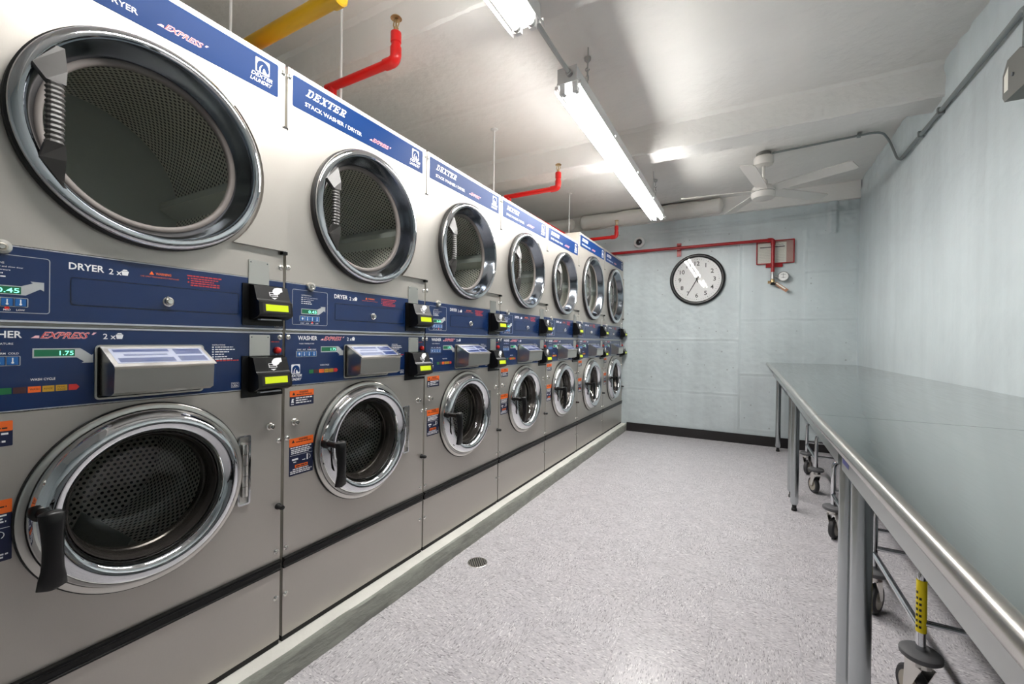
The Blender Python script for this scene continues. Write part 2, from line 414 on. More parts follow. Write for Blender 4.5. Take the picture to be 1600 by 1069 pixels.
def express(par, u0, v0, h, width, x):
    b = MB(); text(b, 'EXPRESS', u0 + width * .13, v0, h, width * .76, x + .0003, bold=.035, shear=.5)
    quad(b, [(u0 + width * .12, v0), (u0 + width * .12, v0 + h * .4), (u0 + width * .07, v0 + h * .4), (u0, v0)][::-1], x + .0003)
    quad(b, [(u0 + width * .915, v0 + h * .62), (u0 + width * .945, v0 + h), (u0 + width, v0 + h), (u0 + width * .95, v0 + h * .62)][::-1], x + .0003)
    b.build('slanted_lettering', 'pink_print', par)
    b = MB(); text(b, 'EXPRESS', u0 + width * .135, v0 + h * .02, h * .96, width * .75, x + .0006, bold=-.006, shear=.5)
    b.build('slanted_lettering_inner', 'red_print', par)
def basket(mb, u, v, s, x):
    quad(mb, [(u + .15 * s, v), (u + .85 * s, v), (u + s, v + .7 * s), (u, v + .7 * s)], x)
    quad(mb, [(u + .1 * s, v + .76 * s), (u + .9 * s, v + .76 * s), (u + .7 * s, v + .98 * s), (u + .3 * s, v + .98 * s)], x)

# ------------------------------------------------------------------ room numbers
XW, YF, ZC, XL, YB = 2.472, 5.671, 2.90, -1.75, -2.45
rng = np.random.RandomState(3)
def vnoise(x, y, seed):
    """smooth value noise on arrays"""
    r = np.random.RandomState(seed); g = r.rand(64, 64) * 2 - 1
    xi = np.floor(x).astype(int); yi = np.floor(y).astype(int); fx = x - xi; fy = y - yi
    fx = fx * fx * (3 - 2 * fx); fy = fy * fy * (3 - 2 * fy)
    G = lambda a, b_: g[a % 64, b_ % 64]
    return (G(xi, yi) * (1 - fx) + G(xi + 1, yi) * fx) * (1 - fy) + (G(xi, yi + 1) * (1 - fx) + G(xi + 1, yi + 1) * fx) * fy
def surface(name, mt, o, du, dv, nrm, nu, nv, disp, parent=None):
    """displaced grid: o + a*du + b*dv + nrm*disp(a,b in metres)"""
    o, du, dv, nrm = map(np.array, (o, du, dv, nrm)); lu = np.linalg.norm(du); lv = np.linalg.norm(dv)
    a, b_ = np.meshgrid(np.linspace(0, 1, nu + 1), np.linspace(0, 1, nv + 1), indexing='ij')
    d = disp(a * lu, b_ * lv)
    P = o + a[..., None] * du + b_[..., None] * dv + nrm * d[..., None]
    idx = np.arange((nu + 1) * (nv + 1)).reshape(nu + 1, nv + 1)
    q = np.stack([idx[:-1, :-1], idx[1:, :-1], idx[1:, 1:], idx[:-1, 1:]], -1).reshape(-1, 4)
    if np.dot(np.cross(du, dv), nrm) < 0: q = q[:, ::-1]
    me = bpy.data.meshes.new(name); me.from_pydata(P.reshape(-1, 3).tolist(), [], q.tolist()); me.materials.append(MATS[mt])
    me.polygons.foreach_set('use_smooth', [True] * len(me.polygons)); me.update()
    ob = bpy.data.objects.new(name, me); COL.objects.link(ob)
    if parent: ob.parent = parent
    return ob
def ridge(d, s, w_): return np.exp(-(d / w_) ** 2) * s
def wall_common(a, b_, sd):
    return .005 * vnoise(a * 2.2, b_ * 2.2, sd) + .0026 * vnoise(a * 9, b_ * 9, sd + 1) + .0018 * vnoise(a * 28, b_ * 28, sd + 2)
def disp_far(a, b_):
    x = a + XL; z = b_; d = wall_common(a, b_, 11)
    wob = .006 * vnoise(x * 6, z * 6, 5); br = .55 + .45 * vnoise(x * 14, z * 14, 8)
    for xs, s in ((.07, .005), (.712, .004), (1.366, .014), (2.013, .010)):
        d += ridge(x - xs + wob, s, .011) * br * (z < 2.45)
        d -= ridge(x - xs - .012 + wob, s * .6, .006) * (z < 2.45)
    for z0, xa, xb, s in ((1.215, -.6, 1.36, .010), (1.455, 1.37, 2.47, .009), (.815, 1.37, 2.47, .009), (.562, -.6, 1.36, .010), (.17, 1.37, 2.47, .006), (1.98, 2.0, 2.47, .018), (2.595, .3, 2.47, .016), (2.52, -.6, 1.4, .009)):
        mk = (x > xa) & (x < xb)
        d += mk * ridge(z - z0 + wob, s, .009) * br; d -= mk * ridge(z - z0 + .013 + wob, s * .7, .006)
    mk = np.clip((z - 1.95) / .15, 0, 1) * np.clip((x - 1.98) / .06, 0, 1)
    d += mk * .007 * vnoise(x * 24, z * 24, 14)
    d += .03 * (x > 2.216) * (x < 2.28) * (z > 2.385) * 1.0
    return d
def disp_right(a, b_):
    y = a + YB; z = b_; d = wall_common(a, b_, 31)
    wob = .006 * vnoise(y * 5, z * 5, 35)
    br = .5 + .5 * vnoise(y * 3, z * 12, 38)
    for ys, s in ((4.96, .006), (4.43, .009), (3.65, .005), (3.53, .008), (2.98, .010), (2.1, .006), (1.3, .008)):
        d += ridge(y - ys + wob, s, .010) * np.clip(br, 0, 1)
    d += ridge(z - 1.95 - .08 * np.sin(y * 3) + wob, .003, .012) * br
    d += .010 * np.clip((z - 2.55) / .25, 0, 1) * vnoise(y * 14, z * 14, 44)
    return d
def disp_ceil(a, b_):
    return .006 * vnoise(a * 1.6, b_ * 1.6, 51) + .002 * vnoise(a * 8, b_ * 8, 52) + .0014 * vnoise(a * 26, b_ * 26, 53) - .004 * ridge(b_ - (1.02 - YB) + .02 * vnoise(a * 3, b_, 3), 1, .01) + .005 * ridge(b_ - (2.62 - YB) + .02 * vnoise(a * 3, b_, 4), 1, .012)
flat = lambda a, b_: .003 * vnoise(a * 2, b_ * 2, 9)

wf = surface('wall_far', 'wall_blue', (XL, YF, 0), (XW - XL + .03, 0, 0), (0, 0, ZC), (0, -1, 0), 300, 210, disp_far); tag(wf, 'pale blue painted concrete end wall with a clock', kind='structure')
wr = surface('wall_right', 'wall_blue', (XW, YB, 0), (0, YF - YB + .03, 0), (0, 0, ZC), (-1, 0, 0), 420, 160, disp_right); tag(wr, 'pale blue painted concrete wall above the steel tables', kind='structure')
wl = surface('wall_left', 'wall_blue', (XL, YB, 0), (0, YF - YB, 0), (0, 0, ZC), (1, 0, 0), 40, 20, flat); tag(wl, 'wall behind the row of machines', kind='structure')
wb = surface('wall_back', 'wall_blue', (XL, YB, 0), (XW - XL, 0, 0), (0, 0, ZC), (0, 1, 0), 40, 20, flat); tag(wb, 'wall at the near end of the laundry room', kind='structure')
ce = surface('ceiling', 'plaster_white', (XL, YB, ZC), (XW - XL + .02, 0, 0), (0, YF - YB + .02, 0), (0, 0, -1), 260, 420, disp_ceil); tag(ce, 'white painted plaster ceiling with dropped beams', kind='structure')
def ceiling_beam(y0, y1, z0, sd):
    """beam across the room with uneven plastered arrises"""
    nx = 240; xs = np.linspace(XL, XW + .01, nx); mbm = MB()
    sec = []
    for t, (y, z) in enumerate([(y0 - .03, ZC + .005), (y0 - .004, ZC - .022), (y0, ZC - .05), (y0, (ZC + z0) / 2), (y0, z0 + .012), (y0 + .008, z0), ((y0 + y1) / 2, z0), (y1 - .008, z0), (y1, z0 + .012), (y1, (ZC + z0) / 2), (y1, ZC - .03), (y1 + .02, ZC + .005)]):
        ed = .0022 if t in (4, 5, 7, 8) else .0016
        dy = ed * vnoise(xs * 9 + t * 3.1, xs * 0 + sd, sd) + .0028 * vnoise(xs * 45, xs * 0 + t, sd + 1); dz = ed * vnoise(xs * 10 + t * 2.3, xs * 0 + sd + 5, sd + 2) + .0028 * vnoise(xs * 42, xs * 0 + t, sd + 3)
        sec.append(np.stack([xs, y + dy, z + dz], 1))
    S_ = np.stack(sec, 1); k = S_.shape[1]
    vs = S_.reshape(-1, 3).tolist(); fs = [(i * k + q, (i + 1) * k + q, (i + 1) * k + q + 1, i * k + q + 1) for i in range(nx - 1) for q in range(k - 1)]
    fs = [f[::-1] for f in fs]
    mbm.add(vs, fs); return mbm.build('beam', 'plaster_white', ce, smooth=28)
ceiling_beam(1.605, 1.835, 2.69, 61)
ceiling_beam(3.495, 3.725, 2.69, 71)
ceiling_beam(-.30, -.07, 2.69, 81)
mbm = MB(); mbm.box(XL, XW, YF - .05, YF + .02, 2.715, ZC + .01); mbm.build('beam', 'plaster_white', ce)
# floor: slab with vinyl tiles laid on it
fb = MB(); fb.box(XL, XW + .03, YB, YF + .03, -.06, -.004); fl = fb.build('floor', 'concrete_side'); tag(fl, 'pale grey speckled vinyl tile floor', kind='structure')
TS = .3125
tb = MB(); tb.box(-TS / 2 + .0003, TS / 2 - .0003, -TS / 2 + .0003, TS / 2 - .0003, -.004, 0)
tm = tb.build('floor_tile', 'vinyl_tile', fl); tile_mesh = tm.data
first = True; X0 = .069 + TS / 2 - .005
for i in range(8):
    for j in range(27):
        x = X0 + i * TS; y = YB + TS / 2 + j * TS
        if y > YF + TS * .4 : continue
        if first: t = tm; first = False
        else: t = bpy.data.objects.new('floor_tile', tile_mesh); COL.objects.link(t); t.parent = fl
        t.location = (x, y, 0); t.rotation_euler = (0, 0, PI / 2 * ((i + j) % 2) + PI * random.randint(0, 1))
# baseboard and plinth
bb = MB(); bb.prism([(.069, 0), (XW - .002, 0), (XW - .002, .112), (.069, .112)], 0, .010); o = bb.build('baseboard_far', 'baseboard_black', loc=(0, YF - .012, 0)); o.rotation_euler = (0, 0, -PI / 2); tag(o, 'black vinyl cove base along the pale blue end wall', kind='structure')
bb = MB(); bb.prism([(YB + .01, 0), (YF - .02, 0), (YF - .02, .112), (YB + .01, .112)], 0, .010); o = bb.build('baseboard_right', 'baseboard_black', loc=(XW - .002, 0, 0)); o.scale = (-1, 1, 1); tag(o, 'black vinyl cove base along the wall under the tables', kind='structure')
ZK = .0937
def plinth():
    ny = 330; ys = np.linspace(YB + .02, YF - .004, ny); prof = [(-1.2, -.002, 0), (-1.2, ZK, 0), (-.2, ZK, 0), (.02, ZK, 0), (.058, ZK - .001, 1), (.067, ZK - .009, 1), (.069, ZK - .03, 1), (.0695, .03, 1), (.068, .002, 2), (.067, -.002, 2)]
    rows = []
    for t, (x, z, e) in enumerate(prof):
        amp = (0, .0028, .004)[e]
        rows.append(np.stack([x + amp * vnoise(ys * 8, ys * 0 + t, 90 + t) + amp * .4 * vnoise(ys * 40, ys * 0 + t, 95), ys, z + (amp * .8 if e == 1 else 0) * vnoise(ys * 9, ys * 0 + t * 2, 120 + t)], 1))
    S_ = np.stack(rows, 1); k = S_.shape[1]; m_ = MB()
    fs = [(i * k + q, i * k + q + 1, (i + 1) * k + q + 1, (i + 1) * k + q) for i in range(ny - 1) for q in range(k - 1)]
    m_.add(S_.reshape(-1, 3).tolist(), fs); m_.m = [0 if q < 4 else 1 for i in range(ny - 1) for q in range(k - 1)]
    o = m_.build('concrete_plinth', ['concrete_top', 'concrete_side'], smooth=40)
    return tag(o, 'low painted concrete plinth under the row of machines', 'plinth')
plinth()

# ------------------------------------------------------------------ stacked washer dryer
ZM = ZK + .0012
def panel_hole(mb, u0, u1, v0, v1, uc, vc, r, x0, x1, n=96, mi=0):
    ang = sorted(set([2 * PI * i / n for i in range(n)] + [math.atan2(b_ - vc, a - uc) % (2 * PI) for a in (u0, u1) for b_ in (v0, v1)]))
    pts = []
    for a in ang:
        c, s = math.cos(a), math.sin(a)
        t = min([((u1 - uc) / c if c > 1e-9 else (u0 - uc) / c if c < -1e-9 else 1e9), ((v1 - vc) / s if s > 1e-9 else (v0 - vc) / s if s < -1e-9 else 1e9)])
        pts.append(((uc + c * t, vc + s * t), (uc + c * r, vc + s * r)))
    k = len(pts); vs = []
    for o, i in pts: vs += [(x1, *o), (x1, *i), (x0, *o), (x0, *i)]
    fs = []
    for i in range(k):
        j = (i + 1) % k; a = 4 * i; b_ = 4 * j
        fs += [(a, b_, b_ + 1, a + 1), (a, a + 2, b_ + 2, b_), (a + 1, b_ + 1, b_ + 3, a + 3)]
    mb.add(vs, fs, mi)
def uvdrum(name, mt, par, uc, vc, r, x0, x1, back_mat, n=72):
    """drum: cylinder from x0 (mouth) back to x1, and a solid back; UV in metres"""
    me = bpy.data.meshes.new(name); vs = []; fs = []; uv = []
    for i in range(n + 1):
        a = 2 * PI * i / n
        for x in (x0, x1): vs.append((x, uc + r * math.cos(a), vc + r * math.sin(a)))
    for i in range(n):
        fs.append((2 * i, 2 * i + 1, 2 * i + 3, 2 * i + 2)); L = 2 * PI * r / n
        uv += [(i * L, 0), (i * L, x0 - x1), ((i + 1) * L, x0 - x1), ((i + 1) * L, 0)]
    b0 = len(vs); vs.append((x1 - .03, uc, vc))
    for i in range(n):
        fs.append((b0, 2 * i + 1, 2 * i + 3)); q = [(0, 0)] + [(r * math.cos(2 * PI * k / n), r * math.sin(2 * PI * k / n)) for k in (i, i + 1)]; uv += q
    me.from_pydata(vs, [], fs); me.materials.append(MATS[mt]); me.materials.append(MATS[back_mat])
    me.polygons.foreach_set('material_index', [0] * n + [1] * n); me.polygons.foreach_set('use_smooth', [True] * len(fs))
    l = me.uv_layers.new(name='UVMap'); l.data.foreach_set('uv', [c for p in uv for c in p]); me.set_sharp_from_angle(angle=.6); me.update()
    o = bpy.data.objects.new(name, me); COL.objects.link(o); o.parent = par; return o
def screw(par, mesh, u, v, x=0.0):
    o = bpy.data.objects.new('screw', mesh); COL.objects.link(o); o.parent = par; o.location = (x, u, v); return o
_s = MB(); _s.lathe([(.0001, .0055), (.0025, .0052), (.0028, .0040), (.0032, .0052), (.0052, .0040), (.0066, .0018), (.0092, .0012), (.0095, 0)], (0, 0, 0), n=16); _o = _s.build('screw', 'screw_metal', smooth=50); SCREW = _o.data; bpy.data.objects.remove(_o)
_s = MB(); _s.lathe([(.0001, .019), (.004, .019), (.0045, .012), (.006, .019), (.0088, .017), (.0092, .006), (.013, .004), (.014, 0)], (0, 0, 0), n=20); _o = _s.build('lock_bolt', 'screw_metal', smooth=50); BOLT = _o.data; bpy.data.objects.remove(_o)

def make_machine(W, H, dc, dk, wc, wk, lab, label):
    """local frame: x out of the front, y along the row (u), z up; z=0 is the plinth, panels start V0 above it"""
    V0 = .0189; d = W - .75
    R = thing('stacked_washer_dryer', label, 'washer dryer', (0, 0, ZM), 0, 'row of stacked washers and dryers')
    V = lambda v: v + V0
    g = .0055
    # carcass, open to the front
    b = MB(); t = .004; D = -.98
    b.box(D, -.004, g, g + t, V0, V(H) - .002).box(D, -.004, W - g - t, W - g, V0, V(H) - .002)
    b.box(D, -.004, g, W - g, V(H) - .004, V(H) - .0005).box(D, D + t, g, W - g, V0, V(H) - .003).box(D, -.004, g, W - g, V0, V0 + t)
    b.box(D + t, -.004, g + t, W - g - t, V(1.080), V(1.086))
    b.build('cabinet', 'cabinet_paint', R)
    b = MB(); b.box(D + .05, -.002, .006, W - .006, 0, V0 + .001); b.build('base', 'shade_black', R)  # flush black block paints the shaded gap between panels and plinth
    du, dv = dc; wu, wv = wc
    # ---- dryer front
    b = MB(); panel_hole(b, g, W - g, V(1.2585), V(H), du, V(dv), .236 * dk, -.004, 0)
    b.build('dryer_front_panel', 'steel_front', R)
    # header label
    b = MB(); lu0, lu1, lv0, lv1 = lab
    b.rrect(lu0, lu1, V(lv0), V(lv1), .006, 0, .0012); L = b.build('header_label', 'label_blue', R)
    b = MB(); slab_word(b, 'DEXTER', lu0 + .05, V(lv1 - .051), .030, .175, .0015); text(b, 'STACK WASHER / DRYER', lu0 + .048, V(lv0 + .022), .0155, .262, .0015, bold=.012)
    b.build('lettering', 'white_print', L)
    express(L, lu0 + .352, V(lv0 + .026), .0165, .128, .0012); emblem(L, lu1 - .078, V(lv0 + .051), .047, .0012)
    # door: gasket, chrome ring, funnel, rim, glass
    c = (0, du, V(dv)); k = dk
    b = MB(); b.lathe([(.262 * k, -.001), (.2770 * k, .0), (.2775 * k, .018), (.274 * k, .0215), (.262 * k, .022)], c, n=96)
    DG = MB(); DG.lathe([(.262 * k, .014), (.2725 * k, .0205), (.2740 * k, .026), (.2725 * k, .0315), (.2690 * k, .0345), (.2560 * k, .0385), (.2515 * k, .0380), (.2490 * k, .034)], c, n=96)
    D_ = DG.build('dryer_door', 'chrome', R, smooth=50)
    b.build('gasket', 'black_rubber', D_, smooth=40)
    b = MB(); b.lathe([(.249 * k, .034), (.246 * k, .0335), (.241 * k, .024), (.232 * k, -.004), (.2235 * k, -.022), (.2215 * k, -.026)], c, n=96); b.build('inner_ring', 'darkened_chrome', D_, smooth=50)
    b = MB(); b.lathe([(.2215 * k, -.026), (.219 * k, -.0245), (.210 * k, -.0255), (.206 * k, -.029), (.206 * k, -.040)], c, n=96); b.build('window_seal', 'grey_gasket', D_, smooth=50)
    b = MB(); b.lathe([(.0001, -.030), (.2065 * k, -.030), (.2065 * k, -.034), (.0001, -.034)], c, n=72); b.build('window_glass', 'door_glass', D_, smooth=30)
    # handle: ribbed grip on two wedge mounts, set across the left of the ring
    hu = du - .207 * k; hv = V(dv) - .014; b = MB()
    gl = .072 * k; n_r = 13; prof = []
    for i in range(n_r * 2 + 1):
        z = -gl + 2 * gl * i / (n_r * 2); bow = .012 * (1 - (z / gl) ** 2); r = .0118 if i % 2 else .0096; prof.append((z, bow, r))
    vs = []; fs = []; n = 14
    for z, bow, r in prof:
        for q in range(n):
            a = 2 * PI * q / n; vs.append((.052 + bow * .35 + r * .85 * math.cos(a), hu + r * 1.45 * math.copysign(abs(math.sin(a)) ** .75, math.sin(a)), hv + z))
    for i in range(len(prof) - 1):
        for q in range(n): q2 = (q + 1) % n; fs.append((i * n + q, i * n + q2, (i + 1) * n + q2, (i + 1) * n + q))
    b.add(vs, fs)
    HG = b.build('handle', 'grip_plastic', D_, smooth=12)
    for s in (1, -1):
        # wedge from the grip end out to the ring, seen as a kite: outline in (u, z), thick in x
        za = hv + s * (gl - .004); zm = hv + s * (gl + .030 * k); ze = hv + s * (gl + .088 * k)
        ring = lambda z: du - math.sqrt(max((.252 * k) ** 2 - (z - V(dv)) ** 2, 1e-4))
        o4 = [(hu - .0155, za), (hu + .0165, za), (hu + .0190, zm), (hu + .0190, ze), (max(ring(ze), hu + .006), ze), (max(ring(zm) - .004, hu - .036), zm)]
        xo = [.062, .062, .058, .041, .041, .046]; n = len(o4); b = MB()
        fr = [(xo[i], *o4[i]) for i in range(n)]; bk = [(.044 if i < 2 else .030, *o4[i]) for i in range(n)]
        fs = [(0, 1, 2, 5), (5, 2, 3, 4), (n, n + 5, n + 2, n + 1), (n + 5, n + 4, n + 3, n + 2)] + [(i, n + i, n + (i + 1) % n, (i + 1) % n) for i in range(n)]
        if s < 0: fs = [f[::-1] for f in fs]
        b.add(fr + bk, fs); b.build('handle_mount', 'grip_plastic', D_)
    # hinge cover plate to the right of the ring
    b = MB(); zc = V(dv); h0 = .213 * k; ins = .150 * k
    pts = [(W - .001, zc - h0 + .004), (W - .001, zc + h0 - .004), (W - .006, zc + h0)]
    a0 = math.asin(min(h0 / (.29 * k), 1)); pts += [(du + .292 * k * math.cos(a0 * q / 8), zc + .292 * k * math.sin(a0 * q / 8)) for q in range(8, -9, -1)] + [(W - .006, zc - h0)]
    b.prism(pts, 0, .013); b.build('hinge_cover', 'steel_front', R)
    b = MB(); b.box(.0, .016, W - .016, W + .001, zc - h0 - .012, zc - h0 - .001); b.build('hinge_pin', 'black_plastic', R)
    b = MB(); b.box(.0, .012, W - .014, W + .001, zc + h0 + .001, zc + h0 + .009); b.build('hinge_pin', 'black_plastic', R)
    # drum behind the glass
    dr = uvdrum('dryer_drum', 'dryer_perf', R, du, V(dv), .330 * k if k < 1.1 else .37, -.048, -.66, 'drum_back')
    rr_ = (.330 * k if k < 1.1 else .37)
    b = MB(); b.lathe([(rr_ + .002, -.048), (.212 * k, -.044), (.206 * k, -.039)], c, n=72); b.build('drum_lip', 'drum_back', dr, smooth=30)
    for a in (2, 124, 242):
        b = MB(); ca, sa = math.cos(math.radians(a)), math.sin(math.radians(a)); tx, tz = -sa, ca; q0 = []
        for x in (-.06, -.655):
            for off, rad_ in ((-.05, rr_ - .001), (-.012, rr_ - .065), (.012, rr_ - .065), (.05, rr_ - .001)):
                q0.append((x, du + rad_ * ca + off * tx, V(dv) + rad_ * sa + off * tz))
        b.add(q0, [(0, 1, 5, 4), (1, 2, 6, 5), (2, 3, 7, 6), (0, 3, 2, 1)]); b.build('baffle', 'baffle_steel', dr)
    # ---- dryer control panel
    b = MB(); b.box(-.004, .0008, g, W - g, V(1.0915), V(1.2545)); P = b.build('dryer_control_panel', 'panel_blue', R)
    b = MB(); b.box(-.004, .003, g, W - g, V(1.0868), V(1.0915)); b.build('edge_strip', 'silver_edge', P)
    b = MB(); b.box(-.004, .0016, g, W - g, V(1.2545), V(1.2570)); b.build('edge_strip', 'silver_edge', P)
    b = MB(); b.frame(.030, .176, V(1.108), V(1.236), .006, .0013, .0008, .0013); b.build('display_outline', 'grey_print', P)
    b = MB(); b.frame(.210, .597 + d, V(1.132), V(1.200), .007, .0012, .0008, .0014); b.build('access_panel_outline', 'panel_blue_line', P)
    b = MB(); b.rrect(.2125, .5945 + d, V(1.1345), V(1.1975), .006, .0008, .0018); b.build('access_panel', 'panel_blue', P)
    b = MB(); x = .0012
    text(b, 'DRYER', .207, V(1.2190), .0165, .064, x, bold=.02); text(b, '2 x', .2800, V(1.2170), .0145, None, x, bold=.01); basket(b, .3045, V(1.2175), .0155, x)
    b.build('title_lettering', 'white_print', P); b = MB()
    text(b, 'INSTRUCTIONS', .066, V(1.2150), .0042, .040, x); text(b, 'Load laundry and close door', .074, V(1.2075), .0034, .060, x)
    text(b, 'Select temperature', .074, V(1.2005), .0034, .041, x); bars(b, .074, V(1.1930), [.030, .034], .0072, .0026, x)
    for q in range(4): rect(b, .0655, .0705, V(1.2070 - q * .0072), V(1.2105 - q * .0072), x)
    b.build('instruction_lettering', 'white_print', P); b = MB()
    for q, s in enumerate(('START', 'HIGH', 'MED', 'LOW')): text(b, s, .0705 + q * .0200, V(1.1125), .0040, None, x, align='C', bold=.01)
    b.build('button_lettering', 'white_print', P); b = MB()
    text(b, 'USA', W - .030, V(1.0985), .0060, .016, x, bold=.02); b.frame(W - .034, W - .010, V(1.0960), V(1.1070), .001, .0006, .0008, x)
    b.build('origin_mark', 'white_print', P)
    b = MB(); text(b, 'WARNING', .378, V(1.2285), .0068, .036, x, bold=.015); quad(b, [(.3635, V(1.2280)), (.3745, V(1.2280)), (.3690, V(1.2375))], x); text(b, 'USE ONLY PERMANENTLY INSTALLED', .3450, V(1.2205), .0033, .088, x)
    b.build('warning_lettering', 'orange_print', P)
    b = MB(); bars(b, .4530, V(1.2360), [.092, .0, .0], .007, .0034, x); bars(b, .462, V(1.2290), [.074, .062, .078, .080], .0066, .0030, x)
    for q in range(2): rect(b, .4545, .4585, V(1.2275 - .0105 * q), V(1.2315 - .0105 * q), x)
    b.build('fine_print', 'red_print', P)
    b = MB(); A = lambda pts: quad(b, [(p, V(q)) for p, q in pts], .0011)
    A([(.0655, 1.1480), (.1380, 1.1480), (.1605, 1.1640), (.1605, 1.1625)][:3] + [(.1665, 1.1600), (.1665, 1.1800), (.1450, 1.1800), (.1490, 1.1765), (.1310, 1.1680), (.0655, 1.1680)])
    b.frame(.0590, .1420, V(1.1210), V(1.1415), .002, .0012, .0008, .0012)
    for q in range(5): rect(b, .0590 + q * .0205, .0610 + q * .0200, V(1.1210), V(1.1415), .0011)
    b.build('display_arrow', 'grey_print', P)
    b = MB(); rect(b, .0675, .1310, V(1.1500), V(1.1660), .0013); b.build('display', 'lcd_green', P)
    b = MB(); text(b, '0.45', .1285, V(1.1525), .0105, .034, .0015, align='R', bold=.01); b.build('display_digits', 'lcd_digit', P)
    for q in range(4):
        b = MB(); b.rrect(.0620 + q * .0200, .0785 + q * .0200, V(1.1230), V(1.1395), .001, .0010, .0022); o = b.build('button', 'sky_print', P)
        b = MB()
        if q: rect(b, .0693 + q * .0200, .0713 + q * .0200, V(1.1285), V(1.1378), .0024); b.lathe([(.0001, .0024), (.0022, .0024)], (0, .0703 + q * .02, V(1.1270)), n=10)
        else: quad(b, [(.0665, V(1.1312)), (.0702, V(1.1255)), (.0742, V(1.1312)), (.0702, V(1.1370))], .0024)
        b.build('button_symbol', 'white_print', P)
    b = MB(); b.lathe([(.0001, .0009), (.0035, .0013), (.0038, .0008)], (0, .1105, V(1.1180)), n=12); b.build('indicator', 'red_button', P)
    b = MB(); b.lathe([(.0001, .016), (.0055, .016), (.0062, .010), (.0095, .012), (.0105, .006), (.0135, .004), (.014, .001)], (0, .407, V(1.157)), n=24); b.tube([(.010, .407, V(1.166)), (.012, .402, V(1.170)), (.010, .398, V(1.164))], .0028, 8); b.build('cam_lock', 'screw_metal', P, smooth=45)
    b = MB(); b.lathe([(.0001, .013), (.0045, .013), (.005, .009), (.009, .013), (.0150, .0115), (.0165, .004), (.0165, .0)], (0, .101, V(1.2505)), n=28); b.build('key_lock', 'steel_plain', P, smooth=40)
    # ---- washer control panel
    b = MB(); panel = [(g, V(.8905)), (W - g, V(.8905)), (W - g, V(1.0745)), (g, V(1.0745))]
    b.prism(panel, -.004, .0008); P = b.build('washer_control_panel', 'panel_blue', R)
    b = MB(); b.box(-.004, .0022, g, W - g, V(1.0745), V(1.0790)); b.build('edge_strip', 'silver_edge', P)
    b = MB(); b.box(-.004, .0018, g, W - g, V(.8880), V(.8905)); b.build('edge_strip', 'silver_edge', P)
    b = MB(); text(b, 'WASHER', .053, V(1.0525), .0155, .080, x, bold=.02); text(b, '2 x', .2700, V(1.0510), .0140, None, x, bold=.01); basket(b, .2945, V(1.0515), .0155, x)
    b.build('title_lettering', 'white_print', P); b = MB()
    text(b, 'WASH TEMPERATURE', .058, V(1.0370), .0044, .062, x)
    for q, s in enumerate(('START', 'HOT', 'WARM', 'COLD')): text(b, s, .0590 + q * .0205, V(1.0155), .0042, None, x, align='C', bold=.01)
    b.build('button_lettering', 'white_print', P); b = MB()
    text(b, 'WASH CYCLE', .146, V(.9545), .0054, .040, x, bold=.01)
    b.build('cycle_title', 'white_print', P); b = MB()
    text(b, 'INSTRUCTIONS', .521 + d, V(1.0330), .0042, .037, x, bold=.01); bars(b, .529 + d, V(1.0270), [.052, .060, .040, .028, .034, .050], .0074, .0028, x)
    for q in range(6): rect(b, .5205 + d, .5255 + d, V(1.0265 - q * .0074), V(1.0300 - q * .0074), x)
    b.build('instruction_lettering', 'white_print', P); b = MB()
    text(b, 'MADE IN', .580 + d, V(.9095), .0042, .017, x); text(b, 'USA', .580 + d, V(.9020), .0060, .017, x, bold=.02); b.frame(.577 + d, .600 + d, V(.8995), V(.9155), .001, .0006, .0008, x)
    b.build('origin_mark', 'white_print', P); b = MB()
    bars(b, W - .042, V(.9885), [.030], .006, .0034, x)
    b.build('stop_lettering', 'white_print', P)
    express(P, .146, V(1.0520), .0150, .112, .0009); emblem(P, .029, V(.9300), .034, .0009)
    b = MB(); bars(b, .533 + d, V(.9850), [.066], .006, .003, x); bars(b, W - .045, V(1.0440), [.028], .006, .003, x); rect(b, .0985, .1015, V(1.0240), V(1.0262), x); b.build('fine_print', 'red_print', P)
    b = MB(); quad(b, [(.522 + d, V(.9835)), (.531 + d, V(.9835)), (.5265 + d, V(.9905))], x); b.build('warning_sign', 'orange_print', P)
    b = MB(); A = lambda pts: quad(b, [(p, V(q)) for p, q in pts], .0011)
    A([(.1490, 1.0060), (.2220, 1.0060), (.2350, .9960), (.2310, .9925), (.2520, .9925), (.2520, 1.0140), (.2490, 1.0110), (.2340, 1.0240), (.2280, 1.0285), (.1490, 1.0285)])
    b.frame(.0475, .1310, V(.9900), V(1.0120), .002, .0012, .0008, .0012)
    for q in range(5): rect(b, .0475 + q * .0206, .0497 + q * .0201, V(.9900), V(1.0120), .0011)
    b.build('display_arrow', 'grey_print', P)
    b = MB(); rect(b, .1515, .2190, V(1.0095), V(1.0255), .0013); b.build('display', 'lcd_green', P)
    b = MB(); text(b, '1.75', .2165, V(1.0120), .0105, .024, .0015, align='R', bold=.01); b.build('display_digits', 'lcd_digit', P)
    for q in range(4):
        b = MB(); b.rrect(.0505 + q * .0201, .0672 + q * .0201, V(.9925), V(1.0098), .001, .0010, .0022); b.build('button', 'sky_print', P)
        b = MB()
        if q: rect(b, .0579 + q * .0201, .0599 + q * .0201, V(.9985), V(1.0080), .0024); b.lathe([(.0001, .0024), (.0022, .0024)], (0, .0589 + q * .0201, V(.9970)), n=10)
        else: quad(b, [(.0550, V(1.0012)), (.0588, V(.9955)), (.0628, V(1.0012)), (.0588, V(1.0070))], .0024)
        b.build('button_symbol', 'white_print', P)
    u = .1000
